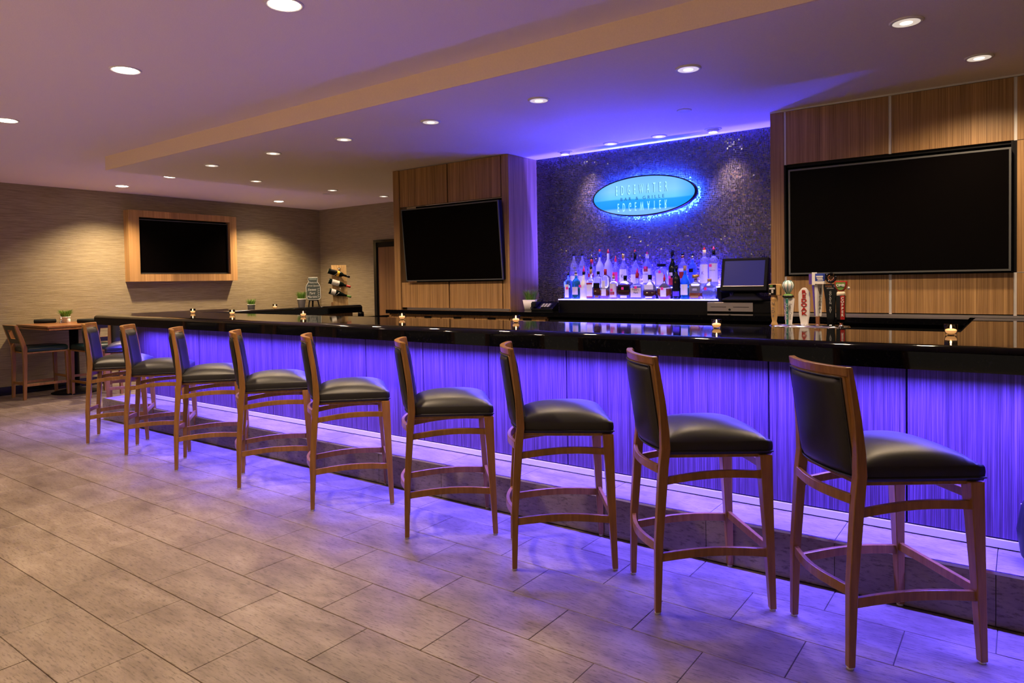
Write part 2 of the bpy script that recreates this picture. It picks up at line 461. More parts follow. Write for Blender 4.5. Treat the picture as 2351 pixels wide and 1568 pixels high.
def shell():
    struct('wall_left', B(XL - 0.12, XL, YF, YB + 0.12, 0, ZU), M['wallpaper'])
    struct('wall_back', B(XL, -4.16, YB, YB + 0.12, 0, ZU), M['wallpaper'])
    struct('wall_right_light_block', B(XR, XR + 0.12, YF, YB, 0, ZU), M['wallpaper'])  # unseen wall added to block fill light from the right
    struct('ceiling', B(XL - 0.12, XR + 0.12, YF - 0.12, YB + 0.12, ZU, ZU + 0.1), M['ceiling'])
    so = struct('trim_1', B(-8.0, XR, 3.45, YB, ZL, ZU), M['ceiling'], label='dropped ceiling soffit above the bar')
    part('fascia_board', B(-8.002, XR, 3.440, 3.452, ZL - 0.001, ZU), M['fascia'], so, label='tan painted front edge of the soffit')
    bb = struct('baseboard_left', B(XL, XL + 0.015, YF, YB, 0, 0.115), M['blackgloss'])
    struct('baseboard_back', B(XL + 0.015, -9.37, YB - 0.015, YB, 0, 0.115), M['blackgloss'])
    # wall behind the bottles, clad in mosaic
    wb = struct('wall_bar', B(-4.16, -1.45, 6.085, 6.2, 0, ZL), M['mosaic_grout'], label='dark shimmering mosaic wall behind the bottle shelf')
    mb = MB(); nx, nz = 172, 106; x0, x1, z0, z1 = -4.15, -1.585, 1.12, ZL
    def wob(i, j):
        u, v = i / nx, j / nz
        x = x0 + (x1 - x0) * u; z = z0 + (z1 - z0) * v
        a = 0.012 * math.sin(7 * v * 1.9 + 5 * u) + 0.012 * math.sin(19 * v - 9 * u + 1.3) + 0.008 * math.sin(31 * u + 23 * v)
        b = 0.013 * math.sin(6.0 * u * 1.9 + 2.0 * v) + 0.012 * math.sin(15 * u + 12 * v + 0.6) + 0.008 * math.sin(37 * u - 17 * v)
        e = min(1, 8 * min(u, 1 - u), 8 * min(v, 1 - v))
        return x + a * e + R.uniform(-.0036, .0036), z + b * e + R.uniform(-.0036, .0036)
    P = [[wob(i, j) for j in range(nz + 1)] for i in range(nx + 1)]
    for i in range(nx):
        for j in range(nz):
            q = [P[i][j], P[i + 1][j], P[i + 1][j + 1], P[i][j + 1]]
            cx = sum(p[0] for p in q) / 4; cz = sum(p[1] for p in q) / 4
            tx, tz = R.gauss(0, .10), R.gauss(0, .10)
            k = R.uniform(0.74, 0.84)
            top = []
            for px, pz in q:
                dx, dz = (px - cx) * k, (pz - cz) * k
                top.append((cx + dx, 6.0815 - (dx * tx + dz * tz), cz + dz))
            bot = [(p[0], 6.0852, p[2]) for p in top]
            mb.add(top + bot, [(0, 1, 2, 3), (0, 4, 5, 1), (1, 5, 6, 2), (2, 6, 7, 3), (3, 7, 4, 0)])
    o = part('mosaic_tiles', mb, M['mosaic'], wb); o['kind'] = 'stuff'
    # door in the back wall, left of the wood clad column
    d = structroot('door_1', 'brown wood door in a black frame on the back wall')
    part('door_leaf', B(-9.27, -8.30, YB - 0.02, YB, 0, 2.05), M['door'], d)
    part('door_jamb', B(-9.36, -9.29, YB - 0.05, YB, 0, 2.18), M['blackgloss'], d)
    part('door_jamb', B(-8.30, -8.23, YB - 0.05, YB, 0, 2.18), M['blackgloss'], d)
    part('door_head', B(-9.29, -8.30, YB - 0.05, YB, 2.135, 2.18), M['blackgloss'], d)
    part('door_stop', B(-9.29, -8.30, YB - 0.035, YB, 2.05, 2.135), M['black'], d)
    part('door_stop', B(-9.29, -9.27, YB - 0.035, YB, 0, 2.05), M['black'], d)
shell()

# ------------------------------------------------------------------ wood clad columns and televisions
def tv(name, label, x0, x1, z0, z1, y, tilt=0.0, bz=0.012):
    hx, hz = (x1 - x0) / 2, (z1 - z0) / 2
    t = thing(name, label, 'television', ((x0 + x1) / 2, y, (z0 + z1) / 2))
    t.rotation_euler = (tilt, 0, 0)
    part('cabinet', B(-hx, hx, 0.004, 0.06, -hz, hz), M['black'], t, 0.004)
    part('screen', B(-hx + bz, hx - bz, 0.0, 0.006, -hz + bz, hz - bz), M['screen'], t)
    fr = MB()
    fr.box(-hx, hx, -0.004, 0.01, hz - bz, hz).box(-hx, hx, -0.004, 0.01, -hz, -hz + bz)
    fr.box(-hx, -hx + bz, -0.004, 0.01, -hz + bz, hz - bz).box(hx - bz, hx, -0.004, 0.01, -hz + bz, hz - bz)
    part('bezel', fr, M['bezel'], t)
    part('mount', B(-0.12, 0.12, 0.05, 0.13 if tilt else 0.11, -0.1, 0.1), M['darkmetal'], t)
    return t
def columns():
    YC = 5.58
    c1 = structroot('column_1', 'wood panelled column left of the mosaic holding a large television')
    part('pilaster', B(-5.80, -5.705, YC, YC + 0.12, 0, ZL - 0.004), M['panel'], c1)
    part('pilaster', B(-4.240, -4.152, YC, YC + 0.03, 0, ZL - 0.004), M['panel'], c1)
    part('side_panel', B(-4.172, -4.152, YC + 0.03, 6.085, 0, ZL - 0.004), M['panel'], c1)
    for a, b in ((-5.690, -4.980), (-4.962, -4.255)):
        part('wood_panel', B(a, b, YC, YC + 0.02, 2.268, ZL - 0.008), M['panel'], c1)
        part('wood_panel', B(a, b, YC, YC + 0.02, 1.134, 1.416), M['panel'], c1)
    part('groove_backing', MB().box(-5.70, -4.245, YC + 0.02, YC + 0.035, 2.268, ZL - 0.005).box(-5.70, -4.245, YC + 0.02, YC + 0.035, 1.12, 1.416), M['black'], c1)
    part('niche_back', B(-5.60, -4.18, YC + 0.16, YC + 0.175, 1.40, 2.28), M['black'], c1)
    part('sill_trim', B(-5.60, -4.16, 5.568, 5.579, 1.121, 1.132), M['steel'], c1)
    tv('wall_television', 'large black television tilted down on the wood column left of the mosaic wall', -5.570, -4.205, 1.428, 2.225, YC - 0.075, math.radians(4.6))
    YC = 5.55
    c2 = structroot('column_2', 'wood panelled wall right of the mosaic with a recessed television')
    part('pilaster', B(-1.585, -1.484, YC, 6.085, 0, ZL - 0.012), M['panel'], c2)
    for a, b in ((-1.468, -0.770), (-0.752, -0.052), (-0.034, 0.66), (0.68, 1.36)):
        part('wood_panel', B(a, b, YC, YC + 0.02, 2.272, ZL - 0.014), M['panel'], c2)
        part('wood_panel', B(a, b, YC, YC + 0.02, 1.142, 1.414), M['panel'], c2)
    part('wood_panel', B(-0.034, 0.66, YC, YC + 0.02, 1.418, 2.268), M['panel'], c2)
    part('wood_panel', B(0.68, 1.36, YC, YC + 0.02, 1.418, 2.268), M['panel'], c2)
    for x in (-1.476, -0.761, -0.043, 0.67):
        part('joint_strip', B(x - 0.009, x + 0.009, YC + 0.006, YC + 0.03, 2.27, ZL - 0.008), M['alu'], c2)
        part('joint_strip', B(x - 0.009, x + 0.009, YC + 0.006, YC + 0.03, 1.13, 1.416), M['alu'], c2)
    part('joint_strip', B(-0.052, -0.034, YC + 0.006, YC + 0.03, 1.416, 2.27), M['black'], c2)
    part('head_trim', B(-1.585, XR, YC - 0.004, YC + 0.02, ZL - 0.012, ZL), M['alu'], c2)
    part('sill_trim', B(-1.48, XR, YC - 0.012, YC + 0.02, 1.119, 1.135), M['steel'], c2)
    nb = MB().box(-1.484, -0.052, YC + 0.10, YC + 0.12, 1.40, 2.29)
    nb.box(-1.484, -1.47, YC + 0.0, YC + 0.10, 1.416, 2.27).box(-0.066, -0.052, YC, YC + 0.10, 1.416, 2.27)
    nb.box(-1.47, -0.066, YC + 0.02, YC + 0.10, 2.25, 2.27).box(-1.47, -0.066, YC + 0.02, YC + 0.10, 1.416, 1.42)
    part('niche', nb, M['black'], c2)
    part('backing', MB().box(-1.48, 1.4, YC + 0.03, YC + 0.05, 0, 1.416).box(-1.48, 1.4, YC + 0.03, YC + 0.05, 2.27, ZL), M['black'], c2)
    tv('wall_television', 'largest black television, recessed in the wood panels right of the mosaic wall', -1.438, -0.064, 1.428, 2.222, YC - 0.05)
    # framed set on the wallpapered wall
    y0, y1, z0, z1, xf = 4.925, 6.692, 1.498, 2.577, -10.764
    t = thing('framed_television', 'black television in a pale wood box frame on the wallpapered wall', 'television', (XL, (y0 + y1) / 2, z0))
    o = t.location
    def L(*a): return B(a[0] - o.x, a[1] - o.x, a[2] - o.y, a[3] - o.y, a[4] - o.z, a[5] - o.z)
    part('frame_rail', L(XL, xf, y0, y1, 2.478, z1), M['tv_frame'], t)
    part('frame_rail', L(XL, xf, y0, y1, z0, 1.610), M['tv_frame'], t)
    part('frame_stile', L(XL, xf, y0, 5.082, 1.610, 2.478), M['tv_frame'], t)
    part('frame_stile', L(XL, xf, 6.570, y1, 1.610, 2.478), M['tv_frame'], t)
    part('back_board', L(XL, XL + 0.03, 5.082, 6.570, 1.610, 2.478), M['black'], t)
    part('screen', L(XL + 0.05, XL + 0.095, 5.100, 6.552, 1.625, 2.445), M['screen'], t)
    fr = MB()
    for a in ((5.092, 6.560, 2.440, 2.450), (5.092, 6.560, 1.620, 1.630)): fr.box(XL + .05 - o.x, XL + .10 - o.x, a[0] - o.y, a[1] - o.y, a[2] - o.z, a[3] - o.z)
    for a in ((5.092, 5.102, 1.630, 2.440), (6.550, 6.560, 1.630, 2.440)): fr.box(XL + .05 - o.x, XL + .10 - o.x, a[0] - o.y, a[1] - o.y, a[2] - o.z, a[3] - o.z)
    part('bezel', fr, M['bezel'], t)
columns()

# ------------------------------------------------------------------ the bar
ZB = 1.118
def bar():
    # granite top: front run, left return, right return
    poly = [(-8.235, 3.372), (1.6, 3.372), (1.6, 5.545), (-0.285, 5.545), (-0.285, 4.205), (-7.44, 4.205), (-7.44, 6.52), (-8.235, 6.52)]
    cx, cy = -3.3, 3.8
    bm = bmesh.new()
    vb = [bm.verts.new((x - cx, y - cy, 1.012)) for x, y in poly]
    f = bm.faces.new(vb); r = bmesh.ops.extrude_face_region(bm, geom=[f])
    for v in r['geom']:
        if isinstance(v, bmesh.types.BMVert): v.co.z = ZB
    bmesh.ops.recalc_face_normals(bm, faces=bm.faces)
    ed = [e for e in bm.edges if len(e.link_faces) == 2 and abs(e.verts[0].co.z - ZB) < 1e-5 and abs(e.verts[1].co.z - ZB) < 1e-5 and e.calc_face_angle(0) > 0.5]
    bmesh.ops.bevel(bm, geom=ed, offset=0.030, segments=5, profile=0.45, affect='EDGES')
    for fc in bm.faces:
        fc.smooth = abs(fc.normal.z) < 0.999 and abs(fc.normal.z) > 0.01
    me = bpy.data.meshes.new('granite_worktop'); bm.to_mesh(me); bm.free(); me.materials.append(M['granite'])
    t = put('granite_worktop', me, None, (cx, cy, 0), label='long polished black granite bar top with rounded front edge', category='bar top')
    # panelled base
    b = thing('bar_counter', 'striped wood panelled bar front lit violet from under the granite top', 'bar', (-3.3, 3.66, 0.222))
    ox, oy, oz = -3.3, 3.66, 0.222
    def L(x0, x1, y0, y1, z0, z1): return B(x0 - ox, x1 - ox, y0 - oy, y1 - oy, z0 - oz, z1 - oz)
    part('carcass', MB().box(-7.80 - ox, 1.5 - ox, 3.652 - oy, 4.0 - oy, 0, 1.012 - oz).box(-7.80 - ox, -7.62 - ox, 4.0 - oy, 6.3 - oy, -oz, 1.012 - oz).box(0.0 - ox, 1.5 - ox, 4.0 - oy, 5.5 - oy, -oz, 1.012 - oz), M['black'], b)
    xs = [-7.81, -7.148, -6.548, -5.944, -5.343, -4.737, -4.114, -3.503, -2.896, -2.278, -1.666, -1.054, -0.432, 0.18, 0.79, 1.40]
    for a, c in zip(xs[:-1], xs[1:]):
        part('wood_panel', L(a + 0.004, c - 0.004, 3.632, 3.652, 0.268, 1.012), M['bar_panel'], b)
    ys = [3.66, 4.28, 4.9, 5.52, 6.14]
    for a, c in zip(ys[:-1], ys[1:]):
        part('side_panel', L(-7.82, -7.80, a + 0.004, c - 0.004, 0.268, 1.012), M['bar_panel'], b)
        part('inner_panel', L(-7.62, -7.60, a + 0.35, c + 0.35 - 0.008, 0.1, 1.012), M['door'], b)
    part('base_rail', L(-7.825, 1.5, 3.620, 3.652, 0.228, 0.262), M['alu'], b)
    part('shadow_gap', L(-7.82, 1.5, 3.640, 3.652, 0.222, 0.268), M['black'], b)
    part('led_channel', L(-7.6, 1.0, 3.405, 3.435, 1.0090, 1.0119), M['led'], b)
    part('led_channel', L(-8.185, -8.155, 3.6, 6.4, 1.0090, 1.0119), M['led'], b)
bar()

def back_counter():
    bc = thing('back_bar_counter', 'black granite counter along the back wall under bottles and column', 'counter', (-3.6, 5.7, 1.08))
    o = bc.location
    def L(x0, x1, y0, y1, z0, z1): return B(x0 - o.x, x1 - o.x, y0 - o.y, y1 - o.y, z0 - o.z, z1 - o.z)
    part('slab', MB().box(-5.665 - o.x, -4.152 - o.x, 5.30 - o.y, 5.58 - o.y, 0, 0.04).box(-4.152 - o.x, -1.585 - o.x, 5.30 - o.y, 6.08 - o.y, 0, 0.04).box(-1.585 - o.x, -0.285 - o.x, 5.30 - o.y, 5.545 - o.y, 0, 0.04), M['granite'], bc)
    cb = thing('back_bar_cabinet', 'brown veneer drawer cabinet under the left end of the back counter', 'cabinet', (-4.59, 5.45, 0))
    o2 = cb.location
    def K(x0, x1, y0, y1, z0, z1): return B(x0 - o2.x, x1 - o2.x, y0 - o2.y, y1 - o2.y, z0, z1)
    part('carcass', K(-5.63, -3.545, 5.352, 5.57, 0, 1.08), M['door'], cb)
    part('top_rail', K(-5.63, -3.545, 5.325, 5.352, 1.062, 1.08), M['panel'], cb)
    xs = [-5.62, -5.24, -4.87, -4.42, -3.98, -3.56]
    for i, (a, c) in enumerate(zip(xs[:-1], xs[1:])):
        d = part('drawer', K(a + 0.006, c - 0.006, 5.33, 5.352, 0.90, 1.056), M['panel'], cb)
        part('finger_pull', K((a + c) / 2 - 0.05, (a + c) / 2 + 0.05, 5.326, 5.34, 1.04, 1.056), M['black'], d)
        part('cabinet_door', K(a + 0.006, c - 0.006, 5.33, 5.352, 0.1, 0.89), M['panel'], cb)
    ck = thing('under_counter_cooler', 'black bottle cooler under the back counter right of the drawers', 'cooler', (-2.0, 5.45, 0))
    part('body', B(-1.52, 1.70, -0.11, 0.09, 0, 1.08), M['blackgloss'], ck)
    for k in range(3):
        dd = part('cooler_door', B(-1.51 + k * 1.07, -0.46 + k * 1.07, -0.13, -0.11, 0.12, 1.05), M['black'], ck)
        part('handle', B(-0.56 + k * 1.07, -0.53 + k * 1.07, -0.15, -0.13, 0.5, 0.9), M['steel'], dd)
    ub = thing('under_bar_sink', 'low dark work counter behind the bar carrying the beer tower', 'counter', (-1.2, 4.62, 0))
    part('cabinet', B(-1.1, 0.85, -0.18, 0.24, 0, 0.84), M['black'], ub)
    part('worktop', B(-1.12, 0.87, -0.20, 0.26, 0.84, 0.87), M['darkmetal'], ub)
back_counter()

# ------------------------------------------------------------------ stools
def stool_proto():
    t = thing('bar_stool', '', 'bar stool')
    W = M['stool_wood']
    def ring(x, y, z, wx, wy): return [(x - wx, y - wy, z), (x + wx, y - wy, z), (x + wx, y + wy, z), (x - wx, y + wy, z)]
    for s in (1, -1):
        leg = MB().loft([ring(0.248, s * 0.2275, 0.008, .0135, .0135), ring(0.234, s * 0.221, 0.35, .0195, .0195), ring(0.220, s * 0.214, 0.668, .027, .027)])
        o = part('front_leg', leg, W, t, 0.003)
        part('foot_glide', MB().lathe([(.013, 0), (.013, .0085)], 0.248, s * 0.2275, 12), M['glide'], o)
    for s in (1, -1):
        pr_ = [(-.242, .200, .008, .0125, .0135), (-.235, .200, .30, .017, .016), (-.212, .199, .62, .020, .018), (-.203, .199, .70, .0195, .018), (-.206, .200, .78, .0180, .0165),
               (-.216, .199, .90, .0150, .0145), (-.232, .196, 1.02, .0120, .013), (-.241, .194, 1.085, .0100, .0125)]
        o = part('rear_leg', MB().loft([ring(x, s * y, z, a, b) for x, y, z, a, b in pr_]), W, t, 0.003)
        part('foot_glide', MB().lathe([(.013, 0), (.013, .0085)], -0.242, s * 0.200, 12), M['glide'], o)
    # side stretchers, arched
    for s in (1, -1):
        for z0, z1, h, xa, xb in ((.240, .247, .036, -.222, .224), (.563, .581, .032, -.206, .212)):
            pts = []
            for k in range(9):
                u = k / 8; pts.append((xa + (xb - xa) * u, s * (.200 + .0215 * u), z0 + (z1 - z0) * u + .015 * math.sin(PI * u)))
            part('side_stretcher', MB().bar(pts, (.018, h)), W, t, 0.002)
    for z, h, x in ((.281, .037, -.238), (.612, .035, -.226)):
        pts = [(x - .030 * math.sin(PI * k / 10), -.188 + .376 * k / 10, z) for k in range(11)]
        part('back_stretcher', MB().bar(pts, (.018, h)), W, t, 0.002)
    for z, h in ((.262, .034), (.606, .032)):
        part('front_stretcher', MB().bar([(.238, -.208, z), (.238, .208, z)], (.018, h)), W, t, 0.002)
    # seat frame
    sf = MB()
    def seat_ring(k, z):
        f = [(-.205, -.186), (.243, -.232), (.243, .232), (-.205, .186)]
        return [(x * k, y * k, z) for x, y in f]
    sf.loft([seat_ring(.955, .655), seat_ring(.955, .672)])
    part('seat_frame', sf, W, t, 0.003)
    # upholstered seat: crowned cushion built as a grid
    nx, ny = 16, 16; V = []; F = []
    def halfw(u): return .190 + .048 * u
    for i in range(nx + 1):
        for j in range(ny + 1):
            u = i / nx; v = j / ny * 2 - 1
            x = -.195 + .438 * u; y = halfw(u) * v
            e = (1 - abs(2 * u - 1) ** 2.6) * (1 - abs(v) ** 2.6)
            z = .729 + .062 * (max(e, 0) ** 0.55)
            ed = max(abs(2 * u - 1), abs(v))
            V.append((x, y, z))
    for i in range(nx):
        for j in range(ny):
            a = i * (ny + 1) + j; F.append((a, a + ny + 1, a + ny + 2, a + 1))
    rim = [i * (ny + 1) for i in range(nx + 1)] + [nx * (ny + 1) + j for j in range(1, ny + 1)] + [i * (ny + 1) + ny for i in range(nx - 1, -1, -1)] + [j for j in range(ny - 1, 0, -1)]
    n0 = len(rim); prev = rim
    for dz, gr in ((.722, 1.014), (.705, 1.020), (.682, 1.012), (.672, 1.0)):
        base = len(V)
        for k in rim:
            x, y, z = V[k]; V.append((.024 + (x - .024) * gr, y * gr, dz))
        cur = list(range(base, base + n0))
        for q in range(n0):
            F.append((prev[q], cur[q], cur[(q + 1) % n0], prev[(q + 1) % n0]))
        prev = cur
    F.append(tuple(reversed(prev)))
    me = MB().add(V, F, True).mesh('seat', M['leather'])
    seat = put('seat', me, t)
    rp = [V[k] for k in rim]
    part('piping', MB().tube([(.024 + (x - .024) * 1.022, y * 1.022, .684) for x, y, z in rp], .0042, 6, True), M['leather'], seat)
    # back: curved plan, leaning
    def bx(y, z):
        u = (z - .69) / .39
        return -.194 - .054 * u - .040 * (1 - (y / .205) ** 2)
    def sheet(zs, off0, off1, hw):
        rings = []
        for z in zs:
            r = []
            ys = [-hw + 2 * hw * k / 14 for k in range(15)]
            r += [(bx(y, z) + off0, y, z) for y in ys] + [(bx(y, z) + off1, y, z) for y in reversed(ys)]
            rings.append(r)
        return rings
    zs = [.682 + (1.062 - .682) * k / 10 for k in range(11)]
    part('back_frame', MB().loft(sheet(zs, -.004, .018, .186), True, True), W, t)
    zr = [1.056, 1.070, 1.084, 1.090]
    part('top_rail', MB().loft(sheet(zr, -.008, .020, .204), True, False), W, t, 0.004)
    def pad(sgn, th, hw, z0, z1):
        V = []; F = []; n, m = 12, 12
        for i in range(n + 1):
            for j in range(m + 1):
                v = j / m * 2 - 1; u = i / n * 2 - 1
                y = hw * v; z = (z0 + z1) / 2 + (z1 - z0) / 2 * u
                e = max(0, (1 - abs(u) ** 8) * (1 - abs(v) ** 8)) ** .4
                base = bx(y, z) + (.018 if sgn > 0 else -.004)
                V.append((base + sgn * (.002 + th * e), y, z))
        for i in range(n):
            for j in range(m):
                a = i * (m + 1) + j
                F.append((a, a + 1, a + m + 2, a + m + 1))
        rm = [j for j in range(m + 1)] + [i * (m + 1) + m for i in range(1, n + 1)] + [n * (m + 1) + j for j in range(m - 1, -1, -1)] + [i * (m + 1) for i in range(n - 1, 0, -1)]
        k0 = len(V)
        for k in rm:
            x, y, z = V[k]; V.append((bx(y, z) + .006, y, z))
        for q in range(len(rm)):
            q2 = (q + 1) % len(rm); F.append((rm[q], k0 + q, k0 + q2, rm[q2]))
        return MB().add(V, F, True), [V[k] for k in rm]
    mb, rm = pad(-1, .013, .180, .688, 1.050)
    bp = part('back_pad', mb, M['leather'], t)
    part('piping', MB().tube([(x - .004, y, z) for x, y, z in rm], .0035, 6, True), M['leather'], bp)
    mb, rm = pad(1, .030, .178, .70, 1.048)
    part('front_pad', mb, M['leather'], t)
    return t
ORD = ['nearest the camera', 'second from the right', 'third from the right', 'fourth from the right', 'fifth from the right', 'sixth from the right', 'seventh from the right', 'eighth from the right', 'ninth from right, by the corner']
FEET = [((-.498, 2.684), 42.2), ((-1.241, 2.675), 41.2), ((-2.003, 2.690), 37.6), ((-2.742, 2.689), 44.1), ((-3.575, 2.692), 51.4), ((-4.389, 2.695), 54.0), ((-5.234, 2.693), 53.0), ((-6.067, 2.701), 53.3), ((-6.821, 2.707), 55.2)]
def stools():
    p = stool_proto()
    for i, ((x, y), a) in enumerate(FEET):
        o = p if i == 0 else copy_tree(p)
        a = math.radians(a)
        dx, dy = .242, .200     # near rear foot sits at local (-.242, -.200)
        o.location = (x + dx * math.cos(a) - dy * math.sin(a), y + dx * math.sin(a) + dy * math.cos(a), 0)
        o.rotation_euler = (0, 0, a)
        o['label'] = 'black leather wooden bar stool along the bar front, %s' % ORD[i]
        o['group'] = 'bar stools along the bar front'
    o = copy_tree(p); a = math.radians(-24)
    fx, fy = -8.375, 3.545      # its front foot on the side of the wall television
    lx, ly = -.248, .2275
    o.location = (fx + lx * math.cos(a) - ly * math.sin(a), fy + lx * math.sin(a) + ly * math.cos(a), 0)
    o.rotation_euler = (0, 0, a)
    o['label'] = 'bar stool with blue lit seat standing beyond the far left end of the bar'
    o['group'] = 'bar stools at the bar return'
stools()

# ------------------------------------------------------------------ high table with two open-back chairs
def counter_chair():
    t = thing('counter_chair', '', 'chair'); W = M['stool_wood']
    def ring(x, y, z, a, b): return [(x - a, y - b, z), (x + a, y - b, z), (x + a, y + b, z), (x - a, y + b, z)]
    for s in (1, -1):
        part('front_leg', MB().loft([ring(.25, s * .20, 0, .017, .017), ring(.245, s * .20, .60, .023, .023)]), W, t, .003)
        part('rear_leg', MB().loft([ring(-.25, s * .193, 0, .017, .017), ring(-.235, s * .193, .45, .022, .02), ring(-.235, s * .193, .66, .026, .02), ring(-.275, s * .193, .80, .024, .02), ring(-.325, s * .193, .955, .016, .02)]), W, t, .003)
        part('side_stretcher', MB().bar([(-.235, s * .195, .185), (.24, s * .20, .185)], (.018, .032)), W, t, .002)
    part('back_stretcher', MB().bar([(-.245, -.18, .20), (-.245, .18, .20)], (.018, .032)), W, t, .002)
    part('front_stretcher', MB().bar([(.245, -.19, .25), (.245, .19, .25)], (.018, .032)), W, t, .002)
    part('seat_frame', B(-.22, .26, -.215, .215, .585, .605), W, t, .003)
    part('seat', MB().rprism([(.235, .205, .03, .605), (.245, .215, .035, .62), (.245, .215, .035, .655), (.225, .195, .04, .675), (.17, .14, .05, .682)], 4, .022), M['teal_leather'], t)
    # upholstered back with a square opening lined in wood
    def X(z): return -.262 - (z - .745) * .30
    def slab(y0, y1, z0, z1, th=.018):
        return MB().add([(X(z0) - th, y0, z0), (X(z0) + th, y0, z0), (X(z0) + th, y1, z0), (X(z0) - th, y1, z0), (X(z1) - th, y0, z1), (X(z1) + th, y0, z1), (X(z1) + th, y1, z1), (X(z1) - th, y1, z1)],
                        [(0, 3, 2, 1), (4, 5, 6, 7), (0, 1, 5, 4), (1, 2, 6, 5), (2, 3, 7, 6), (3, 0, 4, 7)])
    mb = slab(-.172, .172, .72, .775)
    for q in (slab(-.172, .172, .895, .950), slab(-.172, -.080, .775, .895), slab(.080, .172, .775, .895)):
        mb.add(q.v, q.f)
    part('back_cushion', mb, M['leather'], t)
    ln = MB()
    for q in (slab(-.078, .078, .775, .780, .020), slab(-.078, .078, .890, .895, .020), slab(-.078, -.073, .78, .89, .020), slab(.073, .078, .78, .89, .020)): ln.add(q.v, q.f)
    part('opening_lining', ln, W, t)
    part('top_rail', slab(-.19, .19, .950, .957, .019), W, t)
    return t
def table_corner():
    tb = thing('high_table', 'square wooden high table on a black pedestal against the wallpapered wall', 'table', (-10.385, 3.99, 0))
    W = M['table_wood']
    part('table_top', B(-.52, .53, -.50, .50, .913, .940), W, tb, .004)
    for s in (1, -1):
        part('drop_leaf', B(-.50, .515, s * .495 if s < 0 else .26, -.26 if s < 0 else s * .495, .882, .905), W, tb, .004)
    part('drop_leaf', B(.26, .525, -.485, .485, .8825, .9055), W, tb, .004)
    part('apron', B(-.25, .25, -.25, .25, .86, .913), M['black'], tb)
    part('column', MB().lathe([(.055, .02), (.055, .88)], 0, 0, 20), M['black'], tb)
    part('base', MB().lathe([(.28, 0), (.28, .012), (.24, .025), (.08, .06), (.06, .09)], 0, 0, 32), M['black'], tb)
    a = counter_chair()
    a.location = (-10.40, 3.585, 0); a.rotation_euler = (0, 0, PI / 2)
    a['label'] = 'square-hole backed wooden chair at the left side of the high table'
    a['group'] = 'chairs at the high table'
    b = copy_tree(a); b.location = (-9.905, 4.07, 0); b.rotation_euler = (0, 0, PI)
    b['label'] = 'wooden chair at the high table mostly hidden behind the farthest bar stool'
    # on the table
    for (x, y, rz, lab) in ((-10.80, 3.80, 1.25, 'rolled black napkin left of the potted grass on the high table'), (-10.20, 4.10, 1.0, 'rolled black napkin right of the potted grass on the high table')):
        n = thing('rolled_napkin', lab, 'napkin', (x, y, .940), rz, 'napkins on the high table')
        part('roll', MB().lathe([(.012, -.13), (.026, -.125), (.030, 0), (.027, .12), (.014, .13)], 0, 0, 12).xf(Matrix.Translation((0, 0, .030)) @ Matrix.Rotation(PI / 2, 4, 'Y')), M['napkin'], n)
        part('fold_edge', B(-.125, .12, .024, .032, .002, .012), M['napkin'], n)
    s = thing('pepper_mill', 'dark and chrome pepper mill in front of the potted grass on the high table', 'shaker', (-10.505, 3.885, .940))
    part('body', MB().lathe([(.018, 0), (.018, .01), (.010, .03), (.016, .055)], 0, 0, 14), M['chrome'], s)
    part('cap', MB().lathe([(.017, .055), (.018, .07), (.006, .078), (.008, .088), (0.001, .092)], 0, 0, 14), M['chrome'], s)
    s = thing('salt_shaker', 'glass salt shaker with metal cap beside the pepper mill on the high table', 'shaker', (-10.525, 3.985, .940))
    part('glass_body', MB().lathe([(.022, 0), (.024, .02), (.022, .055), (.016, .062)], 0, 0, 14), M['white'], s)
    part('cap', MB().lathe([(.018, .062), (.018, .074), (.008, .08)], 0, 0, 14), M['chrome'], s)
table_corner()

# ------------------------------------------------------------------ potted grass
BL = []
for q, c in enumerate(((0.06, 0.17, 0.015), (0.12, 0.27, 0.03), (0.24, 0.36, 0.06))):
    BL.append(mat('grass_blade_%s' % ('dark', 'mid', 'light')[q], c, 0.5))
def grass(label, loc, rt, rb, hp, hg, square=False, n=110, spread=0.9, rz=0.0):
    t = thing('potted_grass', label, 'plant', loc, rz)
    if square:
        part('pot', MB().rprism([(rb, rb, .004, 0), (rt, rt, .004, hp), (rt - .006, rt - .006, .004, hp), (rt - .008, rt - .008, .004, hp - .012)], 2), M['ceramic'], t)
    else:
        part('pot', MB().lathe([(rb, 0), (rt * .97, hp * .86), (rt * 1.03, hp * .87), (rt * 1.03, hp), (rt * .9, hp), (rt * .88, hp - .012)], 0, 0, 24), M['ceramic'], t)
    part('soil', MB().lathe([(rt * .86, hp - .014), (rt * .86, hp - .011)], 0, 0, 16), M['soil'], t)
    mbs = [MB(), MB(), MB()]
    for k in range(n):
        a = R.uniform(0, 2 * PI); r0 = rt * .75 * math.sqrt(R.random())
        x, y = r0 * math.cos(a), r0 * math.sin(a)
        h = hg * R.uniform(.6, 1.05); le = spread * rt * R.uniform(.2, 1.0); a2 = a + R.uniform(-.6, .6)
        w = .0028; d = Vector((math.cos(a2), math.sin(a2), 0)); s = Vector((-d.y, d.x, 0)) * w
        p0 = Vector((x, y, hp - .013)); p1 = p0 + Vector((0, 0, h * .55)) + d * le * .3; p2 = p0 + Vector((0, 0, h)) + d * le
        th = d * .0006
        mb = mbs[k % 3]
        mb.loft([[p0 - s - th, p0 + s - th, p0 + s + th, p0 - s + th], [p1 - s * .9 - th, p1 + s * .9 - th, p1 + s * .9 + th, p1 - s * .9 + th], [p2 - s * .1 - th, p2 + s * .1 - th, p2 + s * .1 + th, p2 - s * .1 + th]])
    for q in range(3):
        part('grass_blades', mbs[q], BL[q], t, kind='stuff')
    return t
grass('white potted grass on the high table beside the shakers', (-10.62, 3.985, .940), .060, .046, .085, .105, n=320, spread=1.1)
